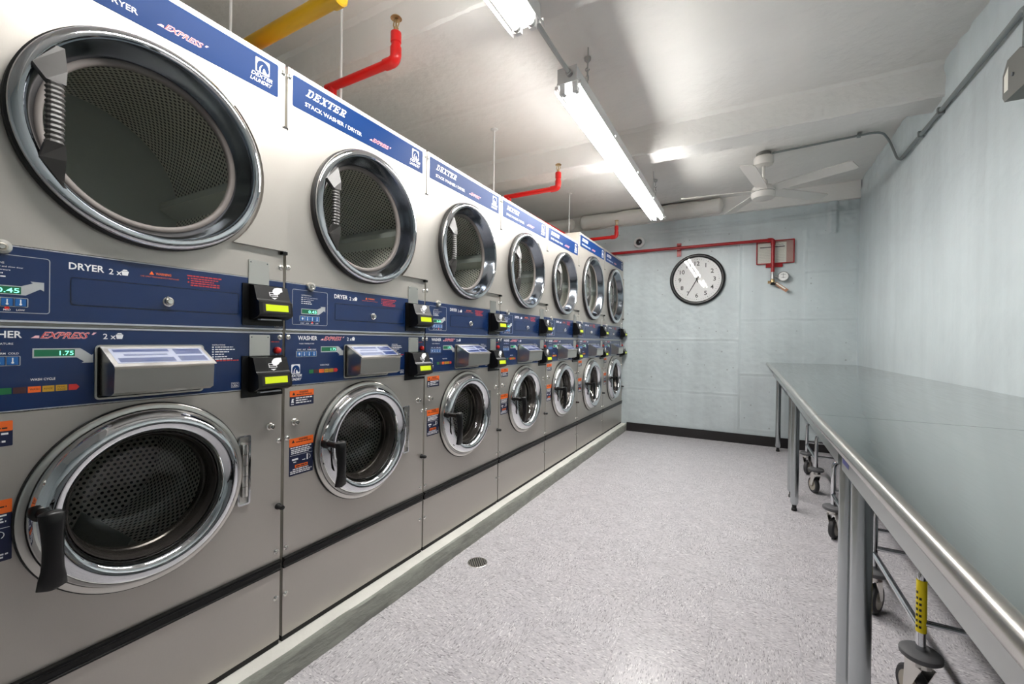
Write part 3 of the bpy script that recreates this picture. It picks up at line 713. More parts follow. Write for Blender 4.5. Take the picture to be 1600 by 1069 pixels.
    for nm, wd, mt, txt in (('START', .0180, 'green_print', None), ('PRE', .0200, 'brown_print', None), ('WASH', .0205, 'orange_print', 'WASH'), ('RINSE', .0195, 'yellow_print', 'RINSE'), ('FINAL', .0195, 'yellow_print', 'RINSE'), ('END', .0190, 'red_print', None)):
        b = MB(); v0, v1 = V(.9275), V(.9415)
        if nm == 'END': quad(b, [(u, v0), (u + wd * .72, v0), (u + wd, (v0 + v1) / 2), (u + wd * .72, v1), (u, v1)], .0011)
        else: rect(b, u, u + wd, v0, v1, .0011)
        o = b.build('cycle_block', mt, P)
        if txt:
            b = MB()
            if nm == 'FINAL': text(b, 'FINAL', u + wd / 2, V(.9350), .0042, wd * .7, .0013, align='C'); text(b, txt, u + wd / 2, V(.9290), .0042, wd * .7, .0013, align='C')
            else: text(b, txt, u + wd / 2, V(.9325), .0048, wd * .72, .0013, align='C')
            b.build('cycle_lettering', 'dark_print', P)
        u += wd + .0022
    # soap dispenser
    b = MB(); fu0, fu1 = .254 + d * .6, .497 + d * .6
    b.frame(fu0, fu1, V(.898), V(1.036), .010, .0045, .0008, .0045)
    S_ = b.build('soap_dispenser', 'steel_plain', R, smooth=40)
    b = MB(); b.rrect(fu0 + .004, fu1 - .004, V(.902), V(1.032), .008, .0006, .0014); b.build('recess', 'black_plastic', S_)
    su0, su1 = fu0 + .010, fu1 - .014
    def side(z_, x_): return (x_, z_)
    prof = [(.002, .908), (.070, .912), (.088, .920), (.092, .978), (.090, .983), (.012, 1.027), (.002, 1.028)]
    b = MB(); n = len(prof)
    b.add([(a, su0, V(c_)) for a, c_ in prof] + [(a, su1, V(c_)) for a, c_ in prof], [tuple(range(n))[::-1], tuple(range(n, 2 * n))] + [(i, (i + 1) % n, n + (i + 1) % n, n + i) for i in range(n)])
    b.build('drawer', 'steel_plain', S_)
    def slope(t, lift): return (.012 + (.094 - .012) * t + lift * .49, V(1.0285 + (.9845 - 1.0285) * t) + lift * .87)
    def slab(b, u0, u1, t0, t1, l0, l1):
        q = [slope(t0, l0), slope(t1, l0), slope(t1, l1), slope(t0, l1)]
        b.add([(a, u0, c_) for a, c_ in q] + [(a, u1, c_) for a, c_ in q], [(3, 2, 1, 0), (4, 5, 6, 7), (0, 1, 5, 4), (1, 2, 6, 5), (2, 3, 7, 6), (3, 0, 4, 7)])
    b = MB(); slab(b, su0 - .003, su1 + .003, -.02, 1.04, 0, .003); b.build('lid', 'steel_plain', S_)
    b = MB(); slab(b, su0 + .008, su1 - .006, .10, .90, .003, .0034); b.build('lid_label', 'lid_label', S_)
    b = MB(); lw = su1 - su0
    slab(b, su0 + .014, su0 + lw * .60, .16, .30, .0034, .0037); slab(b, su0 + .03, su0 + lw * .56, .42, .50, .0034, .0037); slab(b, su0 + .014, su0 + lw * .60, .62, .84, .0034, .0037)
    slab(b, su0 + lw * .65, su1 - .012, .16, .46, .0034, .0037); slab(b, su0 + lw * .65, su1 - .012, .56, .84, .0034, .0037); b.build('lid_print', 'lid_blue', S_)
    # blank plates, stop button
    for u0, v0, v1 in ((.626, 1.225, 1.316), (.631, .984, 1.069)):
        b = MB(); b.rrect(u0 + d, u0 + .068 + d, V(v0), V(v1), .003, .0005, .0026); o = b.build('blank_plate', 'steel_plain', R)
        for q in (.007, .061):
            b = MB(); b.lathe([(.0001, .0040), (.0018, .0036), (.0022, .0026)], (0, u0 + d + q, V(v1) - .008), n=8); b.build('plate_screw', 'darkened_chrome', o)
    b = MB(); b.lathe([(.0001, .014), (.007, .0135), (.0105, .011), (.0115, .005), (.0115, .0008)], (0, W - .0255, V(1.016)), n=24); b.build('stop_button', 'red_button', R, smooth=40)
    # card readers
    for v0 in (1.100, .863):
        b = MB(); cu0, cu1 = .606 + d, .743 + d; b.rrect(cu0, cu1, V(v0), V(v0 + .136), .002, .0008, .007); K = b.build('card_reader', 'black_plastic', R)
        b = MB(); a0, a1 = cu0 + .020, cu1 - .003
        pr = [(.006, .020), (.040, .022), (.060, .030), (.066, .036), (.061, .076), (.052, .082), (.049, .086), (.032, .130), (.006, .134)]
        n = len(pr); b.add([(a, a0, V(v0 + c_)) for a, c_ in pr] + [(a, a1, V(v0 + c_)) for a, c_ in pr], [tuple(range(n))[::-1], tuple(range(n, 2 * n))] + [(i, (i + 1) % n, n + (i + 1) % n, n + i) for i in range(n)])
        b.build('reader_body', 'black_plastic', K)
        def on(p0, p1, t, lift=.0006):
            ax, az = p0; bx, bz = p1; nx, nz = (bz - az), -(bx - ax); l = math.hypot(nx, nz)
            return (ax + (bx - ax) * t + nx / l * lift, V(v0 + az + (bz - az) * t) + nz / l * lift)
        def face(b, p0, p1, pts, lift):
            q = [on(p0, p1, t, lift) for _, t in pts]; b.add([(q[i][0], pts[i][0], q[i][1]) for i in range(len(pts))], [tuple(range(len(pts)))])
        b = MB(); q0, q1 = (.066, .036), (.061, .076); face(b, q0, q1, [(a0 + .012, .12), (a1 - .008, .12), (a1 - .008, .95), (a0 + .012, .95)], .0006); b.build('screen_bezel', 'dark_print', K)
        b = MB(); face(b, q0, q1, [(a0 + .021, .26), (a1 - .016, .26), (a1 - .016, .80), (a0 + .021, .80)], .0012); b.build('screen', 'lcd_yellow', K)
        b = MB(); h0_, h1_ = (.049, .086), (.032, .130); um = (a0 + a1) / 2 + .010
        hand = [(-.006, .42), (.004, .40), (.012, .46), (.018, .60), (.026, .66), (.026, .96), (.010, .96), (.000, .90), (-.008, .72), (-.010, .58)]
        face(b, h0_, h1_, [(um + a, t) for a, t in hand], .0008)
        for a, b1, c0, c1 in ((-.022, .006, .36, .40), (-.022, .006, .24, .28), (-.022, -.020, .24, .56), (-.022, -.008, .52, .56), (.004, .006, .24, .40)): face(b, h0_, h1_, [(um + a, c0), (um + b1, c0), (um + b1, c1), (um + a, c1)], .0008)
        face(b, h0_, h1_, [(um - .008, .02), (um + .002, .14), (um - .018, .14)], .0008)
        b.build('hand_symbol', 'white_print', K)
        b = MB(); b.box(.032, .050, a0 + .014, a1 - .030, V(v0 + .0165), V(v0 + .021)); b.build('card_slot', 'grey_print', K)
    # ---- washer front
    b = MB(); panel_hole(b, g, W - g, V(.2815), V(.8860), wu, V(wv), .185 * wk, -.004, 0); b.build('washer_front_panel', 'steel_front', R)
    c = (0, wu, V(wv)); k = wk
    b = MB(); b.lathe([(.190 * k, .006), (.2265 * k, .008), (.2290 * k, .014), (.2255 * k, .026), (.2160 * k, .041), (.2050 * k, .0500), (.1930 * k, .0520), (.1820 * k, .0480), (.1730 * k, .0385), (.1685 * k, .026), (.1665 * k, .012)], c, n=96)
    Wd = b.build('washer_door', 'chrome', R, smooth=60)
    b = MB(); b.lathe([(.2330 * k, .0005), (.2472 * k, .0005), (.2472 * k, .005), (.2450 * k, .007), (.2330 * k, .006)], c, n=96); b.build('gasket', 'black_rubber', Wd, smooth=40)
    b = MB(); b.lathe([(.2445 * k, .004), (.2440 * k, .0095), (.2400 * k, .0125), (.2300 * k, .0130), (.2275 * k, .009)], c, n=96); b.build('flange_ring', 'steel_plain', Wd, smooth=40)
    b = MB(); b.lathe([(.1665 * k, .012), (.1650 * k, .016), (.1615 * k, .016), (.1585 * k, .008), (.1570 * k, -.010), (.1545 * k, -.014), (.1540 * k, -.030), (.1505 * k, -.034), (.1500 * k, -.052)], c, n=72); b.build('window_seal', 'seal_dark', Wd, smooth=35)
    b = MB(); b.lathe([(.1560 * k, -.004), (.1480 * k, -.020), (.1410 * k, -.050), (.1300 * k, -.076), (.1100 * k, -.092), (.0700 * k, -.102), (.0001, -.105)], c, n=72); b.build('window_glass', 'bowl_glass', Wd, smooth=60)
    # lever handle, pivot on the left of the ring
    b = MB(); L_ = []
    for i in range(9):
        t = i / 8; z = .014 - t * .160 ; wd = .0225 - .0055 * math.sin(t * PI) + .002 * (t > .8); th = .012 + .003 * math.cos(t * PI); xo = .058 + .008 * math.sin(t * PI * .9)
        L_.append((z, wd, th, xo))
    vs = []; fs = []; n = 14
    L_ = [(L_[0][0] + .006, .010, .006, L_[0][3])] + L_ + [(L_[-1][0] - .006, .010, .006, L_[-1][3])]
    for z, wd, th, xo in L_:
        for q in range(n): a = 2 * PI * q / n; vs.append((xo + th * math.cos(a), wd * math.copysign(abs(math.sin(a)) ** .7, math.sin(a)), z))
    for i in range(len(L_) - 1):
        for q in range(n): q2 = (q + 1) % n; fs.append((i * n + q, i * n + q2, (i + 1) * n + q2, (i + 1) * n + q))
    fs += [tuple(range(n - 1, -1, -1)), tuple((len(L_) - 1) * n + q for q in range(n))]
    b.add(vs, fs); b.cyl((0, 0, 0), .0115, -.020, .058, n=18); b.lathe([(.019, -.030), (.019, -.010), (.012, -.004)], (0, 0, 0), n=20)
    b.build('handle', 'black_plastic', Wd, smooth=50, loc=(.050, wu - .212 * k + .002, V(wv) + .026))
    # hinge
    b = MB(); hz0, hz1 = V(wv) - .112 * k, V(wv) + .103 * k; hu = wu + .246 * k
    b.frame(hu - .016, hu + .024, hz0 - .006, hz1 + .006, .008, .0055, .0005, .008); HI = b.build('washer_hinge', 'chrome', R, smooth=40)
    b = MB(); b.rrect(hu - .012, hu + .020, hz0 - .002, hz1 + .002, .004, .0004, .0012); b.build('hinge_slot', 'steel_plain', HI)
    for q in range(5):
        z0 = hz0 + .022 + q * (hz1 - hz0 - .044) / 5; b = MB(); b.cyl((.008, hu + .005, 0), .0095, z0 + .0008, z0 + (hz1 - hz0 - .044) / 5 - .0008, 'z', 14); b.build('hinge_knuckle', 'screw_metal', HI, smooth=40)
    # washer drum and boot
    dr = uvdrum('washer_drum', 'washer_perf', R, wu, V(wv), .225 * k, -.13, -.52, 'washer_perf')
    b = MB(); b.lathe([(.186 * k, -.003), (.182 * k, -.020), (.186 * k, -.030), (.178 * k, -.045), (.184 * k, -.060), (.178 * k, -.075), (.190 * k, -.100), (.226 * k, -.130)], c, n=72); b.build('door_boot', 'steel_plain', dr, smooth=40)
    for a in (35, 155, 275):
        b = MB(); ca, sa = math.cos(math.radians(a)), math.sin(math.radians(a)); q0 = []
        for xx in (-.14, -.515):
            for off, rad_ in ((-.035, .224 * k), (0, .165 * k), (.035, .224 * k)): q0.append((xx, wu + rad_ * ca - off * sa, V(wv) + rad_ * sa + off * ca))
        b.add(q0, [(0, 1, 4, 3), (1, 2, 5, 4), (0, 2, 1)]); b.build('lifter', 'baffle_steel', dr)
    # stickers
    for kind_, v0, v1 in ((0, .8135, .8690), (1, .5610, .6960)):
        b = MB(); b.rrect(.0245, .1205, V(v0), V(v1), .002, 0, .0006); S2 = b.build('warning_sticker', 'navy_print', R)
        hh = .0220 if kind_ == 0 else .0300
        b = MB(); b.rrect(.0245, .1205, V(v1 - hh), V(v1), .002, .0006, .0008); b.build('orange_field', 'orange_print', S2)
        if kind_: b = MB(); rect(b, .0470, .0985, V(v0 + .0265), V(v0 + .0375), .0009); b.build('orange_block', 'orange_print', S2)
        b = MB(); text(b, 'WARNING', .0610, V(v1 - .0105), .0070, .036, .0010, bold=.03); bars(b, .0505, V(v1 - .0170), [.062], .004, .0030, .0010)
        quad(b, [(.0335, V(v1 - .0165)), (.0455, V(v1 - .0165)), (.0395, V(v1 - .0050))], .0010)
        if kind_: bars(b, .0510, V(v0 + .0300), [.043], .004, .0040, .0011)
        b.build('warning_lettering', 'dark_print', S2)
        b = MB()
        if kind_ == 0:
            bars(b, .0480, V(v0 + .0255), [.066, .046, .062], .0085, .0042, .0009); quad(b, [(.030, V(v0 + .012)), (.036, V(v0 + .012)), (.041, V(v0 + .012)), (.038, V(v0 + .020)), (.041, V(v0 + .026)), (.033, V(v0 + .027))], .0009); bars(b, .0290, V(v0 + .0050), [.013], .004, .0030, .0009)
        else:
            bars(b, .0290, V(v1 - .0365), [.086], .004, .0036, .0009); bars(b, .0320, V(v1 - .0440), [.076, .080, .070], .0062, .0036, .0009); rect(b, .0280, .1170, V(v1 - .0625), V(v1 - .0615), .0009)
            rect(b, .0355, .0595, V(v0 + .0545), V(v0 + .0610), .0009); bars(b, .0410, V(v0 + .0465), [.011], .004, .0030, .0009)
            rect(b, .0935, .0990, V(v0 + .0480), V(v0 + .0690), .0009); bars(b, .0760, V(v0 + .0490), [.014], .004, .0030, .0009)
            b.tube([(.0009, .1010 + .008 * math.cos(a), V(v0 + .058) + .008 * math.sin(a)) for a in np.linspace(-1.1, 1.4, 8)], .0008, 6)
            bars(b, .0390, V(v0 + .0200), [.062], .004, .0036, .0009); bars(b, .0290, V(v0 + .0130), [.086, .080], .0064, .0036, .0009)
        b.build('sticker_print', 'white_print', S2)
    # strip, kick panel
    b = MB(); y0, y1 = g, W - g; pr = [(-.004, .2810), (.012, .2800), (.013, .2740), (.008, .2700), (.004, .2640), (.004, .2520), (.007, .2490), (.007, .2440), (-.014, .2430)]
    n = len(pr); b.add([(a, y0, V(c_)) for a, c_ in pr] + [(a, y1, V(c_)) for a, c_ in pr], [tuple(range(n))[::-1], tuple(range(n, 2 * n))] + [(i, (i + 1) % n, n + (i + 1) % n, n + i) for i in range(n)])
    b.build('trim_strip', 'black_plastic', R)
    b = MB(); b.box(-.006, 0, g, W - g, V(0), V(.2430)); b.build('kick_panel', 'steel_front', R)
    # fixings
    for u, v in ((.013, 1.309), (W - .014, 1.305), (.016, 1.0625), (W - .014, 1.0615), (.016, .703), (W - .015, .700), (W - .020, .313), (.016, .313), (.016, .148), (W - .020, .150), (.012, H - .033), (W - .012, H - .033)): screw(R, SCREW, u, V(v))
    for u, v in ((.044, .756), (W - .047, .755)):
        o = screw(R, BOLT, u, V(v)); o.name = 'lock_bolt'
    b = MB(); b.lathe([(.0001, .030), (.007, .029), (.0085, .022), (.008, .008), (.011, .004), (.011, 0)], (0, W - .015, V(.470)), n=18); b.build('rubber_bumper', 'black_rubber', R, smooth=45)
    return R
YA = .9208
mA = make_machine(.75, 2.017, (.375, 1.574), 1.0, (.366, .632), 1.0, (.0235, .7195, 1.889, 2.000), 'x')
lab_A = ['stacked steel washer and dryer nearest the camera, cut by the left picture edge', 'second stacked washer and dryer from the left, whole blue header label in view', 'third stacked washer and dryer from the left', 'fourth stacked washer and dryer from the left, in the middle of the row', 'fifth stacked washer and dryer from the left, beside the first taller stack']
machines = []
for i in range(5):
    o = mA if i == 0 else dup(mA, (0, 0, ZM))
    o.location = (0, YA + (i - 1) * .75, ZM); o['label'] = lab_A[i]; machines.append(o)
mB = make_machine(.863, 2.130, (.432, 1.625), 1.21, (.425, .607), 1.115, (.036, .832, 1.997, 2.110), 'x')
lab_B = ['sixth stacked washer and dryer, first of the two taller wider stacks', 'last tall stacked washer and dryer, right against the blue end wall']
for i in range(2):
    o = mB if i == 0 else dup(mB, (0, 0, ZM))
    o.location = (0, YA + 3.0 + .004 + i * .864, ZM); o['label'] = lab_B[i]; machines.append(o)
# ------------------------------------------------------------------ fluorescent fixtures
def fixture(y0, y1, z, label):
    xc = .60
    R = thing('fluorescent_fixture', label, 'ceiling light', (xc, y0, z), 0, 'twin tube ceiling lights')
    L = y1 - y0
    b = MB(); pts = [(-.058, .014), (-.050, .024), (.050, .024), (.058, .014), (.060, .016), (.054, .032), (.050, .095), (-.050, .095), (-.054, .032), (-.060, .016)]; n = len(pts)
    b.add([(a, 0, c) for a, c in pts] + [(a, L, c) for a, c in pts], [tuple(range(n)), tuple(range(2 * n - 1, n - 1, -1))] + [(i, n + i, n + (i + 1) % n, (i + 1) % n) for i in range(n)])
    b.build('housing', 'lamp_white', R)
    for s in (-1, 1):
        # reflector skirt; its open top and ribs are added to brighten the ceiling
        q = [(s * .0725, -.016), (s * .0745, -.016), (s * .0735, .004), (s * .0715, .004)]
        b = MB(); b.add([(a, 0, c) for a, c in q] + [(a, L, c) for a, c in q], [(0, 1, 2, 3), (7, 6, 5, 4), (0, 4, 5, 1), (1, 5, 6, 2), (2, 6, 7, 3), (3, 7, 4, 0)]); K = b.build('reflector', 'lamp_white', R)
        for i in range(5):
            y = .01 + (L - .022) * i / 4; b = MB(); b.box(min(s * .056, s * .073), max(s * .056, s * .073), y, y + .002, .002, .020); b.build('reflector_rib', 'lamp_white', K)
    for s in (-1, 1):
        b = MB(); b.lathe([(.0001, .055), (.0175, .055), (.0175, L - .055), (.0001, L - .055)], (s * .034, 0, -.006), 'y', 20); T = b.build('tube', 'tube_glow', R, smooth=40)
        for a, c in ((.040, .056), (L - .056, L - .040)):
            b = MB(); b.lathe([(.0001, a), (.0178, a), (.0178, c), (.0001, c)], (s * .034, 0, -.006), 'y', 20); b.build('tube_cap', 'galv', T, smooth=40)
        for a in (.018, L - .038):
            b = MB(); b.box(s * .034 - .014, s * .034 + .014, a, a + .020, -.024, .024); b.build('lamp_holder', 'lamp_white', R)
    for a in (-.002, L):
        b = MB(); b.box(-.054, .054, a, a + .002, .016, .098); b.build('end_plate', 'lamp_white', R)
    for a in (L * .12, L * .88):
        b = MB(); b.tube([(0, a, .095), (0, a, ZC - z - .004)], .003, 8); b.build('hanger_rod', 'galv', R)
    return R
fixture(2.06, 4.74, 2.50, 'long twin tube fluorescent light hanging ahead, left of the ceiling fan')
fixture(.330, 1.615, 2.50, 'twin tube fluorescent light cut off by the top picture edge')
b = MB(); b.tube([(.615, 1.617, 2.555), (.615, 2.058, 2.555)], .011, 14)
for y in (1.632, 2.045): b.lathe([(.011, -.014), (.016, -.012), (.016, .012), (.011, .014)], (.615, y, 2.555), 'y', 16)
tag(b.build('conduit', 'galv', smooth=40), 'short galvanised conduit joining the two fluorescent lights', 'conduit')
for i, (x, y, l) in enumerate(((.565, 2.475, .15), (.575, 4.674, .17))):
    R = thing('ceiling_hook', ['grey ceiling hook beside the near end of the long light', 'small ceiling hook with chain beside the far end of the long light'][i], 'hook', (x, y, ZC - .008), 0, 'ceiling hooks')
    b = MB(); b.lathe([(.0001, .01), (.020, .008), (.019, -.006), (.009, -.018), (.0001, -.020)], (0, 0, 0), 'z', 16); b.build('anchor', 'galv', R, smooth=40)
    b = MB(); b.tube([(0, 0, -.015), (0, 0, -.05)] + arc((.0, 0, -.062), .012, 90, 360, 10, (0, 2)), .003, 8); b.build('eye', 'galv', R, smooth=40)
    for q in range(2 + i):
        b = MB(); z = -.085 - q * .030; ax = (0, 2) if q % 2 else (1, 2)
        b.tube([p for p in arc((0, 0, z - .010), .008, 180, 360, 6, ax)] + [p for p in arc((0, 0, z + .010), .008, 0, 180, 6, ax)] + [arc((0, 0, z - .010), .008, 180, 360, 6, ax)[0]], .0022, 6); b.build('chain_link', 'galv', R, smooth=40)

# ------------------------------------------------------------------ sprinkler pipes
R = thing('sprinkler_pipe', 'bright red sprinkler pipe behind the machines with three upright heads', 'pipe', (-.39, 0, 2.46))
MZ = lambda y: -.112 + .034 * min(max((y - 3.1) / 1.4, 0), 1)
b = MB(); b.tube([(0, y, MZ(y)) for y in (-1.9, 3.1, 3.8, 4.5, YF - .02)], .030, 18); b.build('main_pipe', 'red_paint', R, smooth=40)
for (y, xe) in ((1.452, .385), (3.300, .425), (5.150, .425)):
    b = MB(); b.tube([(-.09, y, 0), (xe - .02, y, 0)], .0205, 16); b.tube([(-.048, y, MZ(y)), (-.048, y, 0)], .0205, 12); br = b.build('branch_pipe', 'red_paint', R, smooth=40)
    b = MB(); b.tube(bez([(xe - .065, y, 0), (xe, y, 0), (xe, y, .06)], .035, 7), .0255, 16); b.build('elbow', 'red_paint', br, smooth=40)
    b = MB(); b.tube([(xe, y, .05), (xe, y, .130)], .021, 16); b.lathe([(.021, .080), (.0245, .084), (.0245, .128), (.018, .134), (.0001, .134)], (xe, y, 0), 'z', 16); b.build('riser', 'red_paint', br, smooth=40)
    b = MB(); b.lathe([(.0001, .134), (.011, .134), (.012, .150), (.007, .156), (.0001, .157)], (xe, y, 0), 'z', 12)
    for s in (-1, 1): b.tube([(xe + s * .008, y, .150), (xe + s * .017, y, .168), (xe + s * .013, y, .188), (xe, y, .196)], .0032, 6)
    b.tube([(xe, y, .156), (xe, y, .190)], .004, 8); b.lathe([(.0001, .200), (.022, .200), (.026, .194), (.0001, .197)], (xe, y, 0), 'z', 18)
    b.build('sprinkler_head', 'brass', br, smooth=40)
for y in (1.463, 2.958, 4.654):
    b = MB(); b.tube([(0, y, MZ(y) + .028), (0, y, ZC - 2.462)], .0065, 8); b.lathe([(.006, ZC - 2.475), (.03, ZC - 2.468), (.03, ZC - 2.462)], (0, y, 0), 'z', 14); b.lathe([(.034, -.012), (.036, -.010), (.036, .010), (.034, .012)], (0, y, MZ(y)), 'y', 18); b.build('hanger_rod', 'lamp_white', R, smooth=40)
R = thing('yellow_pipe', 'yellow painted pipe crossing above the nearest machine', 'pipe', (0, 1.055, 2.435))
b = MB(); b.tube([(-1.70, 0, 0), (.085, 0, 0)], .030, 20); b.build('pipe', 'yellow_paint', R, smooth=40)
b = MB(); b.lathe([(.030, .0), (.036, .004), (.036, .045), (.030, .05), (.0001, .05)], (.06, 0, 0), 'x', 20); b.build('end_cap', 'yellow_paint', R, smooth=40)
b = MB(); b.tube([(-.62, 0, .03), (-.62, 0, ZC - 2.437)], .006, 8); b.build('hanger_rod', 'lamp_white', R, smooth=40)
# white lagged pipe along the top of the end wall
def lagged(x0, x1, r, y, z, label):
    n = int((x1 - x0) / .02); b = MB(); pts = []
    for i in range(n + 1):
        t = i / n; x = x0 + (x1 - x0) * t; e = min(t * (x1 - x0), (1 - t) * (x1 - x0)); s = math.sqrt(max(0, 1 - (1 - min(e / .05, 1)) ** 2)) * .97 + .03
        pts.append((r * s * (1 + .06 * math.sin(x * 11) + .04 * math.sin(x * 23 + 1)), x))
    b.lathe(pts, (0, y, z), 'x', 28); o = b.build('lagged_pipe', 'lagging_white', smooth=60); return tag(o, label, 'pipe')
lagged(-.58, 1.19, .088, YF - .105, 2.800, 'thick white lagged pipe along the top of the end wall')
lagged(-1.6, -.66, .075, YF - .095, 2.800, 'short white lagged pipe in the far corner behind the machines')

# ------------------------------------------------------------------ ceiling fan and conduits
R = thing('ceiling_fan', 'white five blade ceiling fan near the end wall', 'fan', (1.556, 4.455, ZC - .006))
b = MB(); b.lathe([(.0001, .004), (.060, .004), (.060, -.028), (.0001, -.028)], (0, 0, 0), 'z', 24); b.build('mounting_box', 'box_grey', R, smooth=40)
b = MB(); b.lathe([(.0001, -.026), (.072, -.028), (.080, -.036), (.080, -.082), (.072, -.104), (.040, -.114), (.0001, -.114)], (0, 0, 0), 'z', 36); b.build('canopy', 'fan_white', R, smooth=40)
b = MB(); b.lathe([(.013, -.110), (.013, -.235), (.030, -.240), (.036, -.262), (.030, -.285), (.020, -.290)], (0, 0, 0), 'z', 20); b.build('downrod', 'fan_white', R, smooth=40)
b = MB(); b.lathe([(.0001, -.284), (.050, -.288), (.085, -.302), (.097, -.320), (.097, -.346), (.093, -.348), (.093, -.352), (.097, -.354), (.097, -.382), (.088, -.404), (.060, -.412), (.0001, -.414)], (0, 0, 0), 'z', 40); b.build('motor', 'fan_white', R, smooth=35)
b = MB(); b.lathe([(.0935, -.3475), (.0935, -.3525)], (0, 0, 0), 'z', 40); b.build('motor_groove', 'box_grey', R)
for a in (-29, 43, 115, 187, 259):
    b = MB(); pts = [(.07, -.045), (.10, -.050), (.20, -.056), (.66, -.062), (.685, -.052), (.692, .045), (.675, .058), (.20, .056), (.10, .050), (.07, .045)]
    pit = math.radians(-14); n = len(pts)
    def P3(p, t): return (p[0], p[1] * math.cos(pit), p[1] * math.sin(pit) + t)
    b.add([P3(p, .003) for p in pts] + [P3(p, -.003) for p in pts], [tuple(range(n)), tuple(range(2 * n - 1, n - 1, -1))] + [(i, n + i, n + (i + 1) % n, (i + 1) % n) for i in range(n)])
    o = b.build('blade', 'fan_white', R, loc=(0, 0, -.330)); o.rotation_euler = (0, 0, math.radians(a))
R = thing('ceiling_conduit', 'thin grey conduit from the ceiling fan down the right wall', 'conduit', (0, 0, 0))
b = MB(); b.tube(bez([(1.62, 4.44, ZC - .018), (2.36, 4.37, ZC - .018), (2.452, 4.56, ZC - .03), (2.452, 4.33, 2.62), (2.452, 4.19, 2.585)], .085, 7), .0085, 10); b.build('tube', 'conduit_grey', R, smooth=40)
b = MB(); b.box(2.21, 2.235, 4.36, 4.40, ZC - .03, ZC - .002); b.build('strap', 'conduit_grey', R)
R = thing('wall_conduit', 'grey conduit running along the right wall to a junction box', 'conduit', (0, 0, 0))
b = MB(); b.tube(bez([(2.450, 4.235, 2.592), (2.450, 2.70, 2.612), (2.446, 2.585, 2.615), (2.436, 2.570, 2.40)], .07, 7), .0125, 12); b.build('tube', 'conduit_grey', R, smooth=40)
for y in (3.50, 3.83):
    b = MB(); b.box(2.434, 2.466, y - .010, y + .010, 2.580, 2.622); b.build('strap', 'conduit_grey', R)
R = thing('junction_box', 'dark grey angular conduit box high on the right wall', 'junction box', (2.44, 2.555, 2.315))
b = MB(); b.prism([(-.085, -.085), (.068, -.085), (.085, -.060), (.085, .035), (.050, .085), (-.045, .085), (-.085, .055)], -.045, .026); b.build('body', 'box_grey', R)
b = MB(); b.add([(-.0456, .072, -.045), (-.0456, .072, .025), (-.0456, .040, .055), (-.0456, .040, -.045)], [(0, 1, 2, 3)]); b.build('sticker', 'paper', R)
b = MB(); b.cyl((0, 0, 0), .008, -.050, -.044, 'x', 12); b.build('cover_screw', 'darkened_chrome', R)
b = MB(); b.lathe([(.0001, .084), (.020, .084), (.020, .106), (.016, .110), (.0001, .110)], (-.004, .015, 0), 'z', 16); b.build('connector', 'conduit_grey', R, smooth=40)

# ------------------------------------------------------------------ end wall fittings (local x faces the room, y runs right, z up)
WY = YF - .008
R = thing('wall_clock', 'large round wall clock with black rim and white dial', 'clock', (.903, WY, 1.953), -PI / 2)
b = MB(); b.lathe([(.271, .016), (.274, .028), (.281, .037), (.292, .041), (.304, .037), (.313, .024), (.315, .0)], (0, 0, 0), n=80); b.build('rim', 'clock_rim', R, smooth=45)
b = MB(); b.lathe([(.0001, .014), (.276, .014), (.276, .002)], (0, 0, 0), n=72); F = b.build('dial', 'clock_face', R)
b = MB()
for h in range(1, 13):
    a = PI / 2 - h * PI / 6; r = .196; text(b, str(h), r * math.cos(a), r * math.sin(a) - .025, .052, None, .0146, align='C', bold=.012)
    b.lathe([(.0001, .0146), (.0042, .0146)], (0, .246 * math.cos(a), .246 * math.sin(a)), n=10)
b.build('numerals', 'dark_print', F)
b = MB()
for q in range(60):
    a = q * PI / 30; c, s = math.cos(a), math.sin(a); r0, r1, w_ = .240, .251, .0009
    if q % 5: quad(b, [(r0 * c - w_ * s, r0 * s + w_ * c), (r0 * c + w_ * s, r0 * s - w_ * c), (r1 * c + w_ * s, r1 * s - w_ * c), (r1 * c - w_ * s, r1 * s + w_ * c)], .0146)
b.build('minute_marks', 'dark_print', F)
def hand_(name, deg, l, back, w0, x):
    a = math.radians(90 - deg); c, s = math.cos(a), math.sin(a); T = lambda r, o: (r * c - o * s, r * s + o * c)
    b = MB(); b.prism([T(-back, -w0), T(l * .9, -w0 * .8), T(l, 0), T(l * .9, w0 * .8), T(-back, w0)], x, x + .0015); return b.build(name, 'dark_print', R)
hand_('hour_hand', 344, .130, .040, .0055, .018); hand_('minute_hand', 209, .180, .045, .0050, .021)
b = MB(); b.lathe([(.0001, .025), (.010, .024), (.010, .014)], (0, 0, 0), n=20); b.build('hub', 'dark_print', R, smooth=40)
b = MB(); b.lathe([(.0001, .0290), (.2740, .0290), (.2740, .0270), (.0001, .0270)], (0, 0, 0), n=72); b.build('crystal', 'clock_glass', R, smooth=30)

R = thing('test_drain_pipe', 'dark red pipe across the end wall ending in a valve and gauge', 'pipe', (0, WY - .005, 0), -PI / 2)
b = MB(); b.tube(bez([(.050, -.34, 2.353), (.050, 1.694, 2.349), (.050, 1.694, 1.985)], .035, 7), .0185, 16); b.build('pipe', 'dark_red_paint', R, smooth=40)
b = MB(); b.tube(bez([(.050, 1.640, 2.349), (.050, 1.694, 2.349), (.050, 1.694, 2.29)], .03, 7), .0235, 16); b.build('elbow', 'dark_red_paint', R, smooth=40)
b = MB(); b.box(0, .012, .668, .718, 2.250, 2.416).box(.010, .072, .674, .712, 2.322, 2.330).box(.010, .072, .674, .712, 2.376, 2.384); K = b.build('bracket', 'dark_red_paint', R)
for z in (2.272, 2.395):
    b = MB(); b.lathe([(.0001, .022), (.009, .021), (.010, .012)], (0, .693, z), n=12); b.build('bracket_bolt', 'red_paint', K, smooth=40)
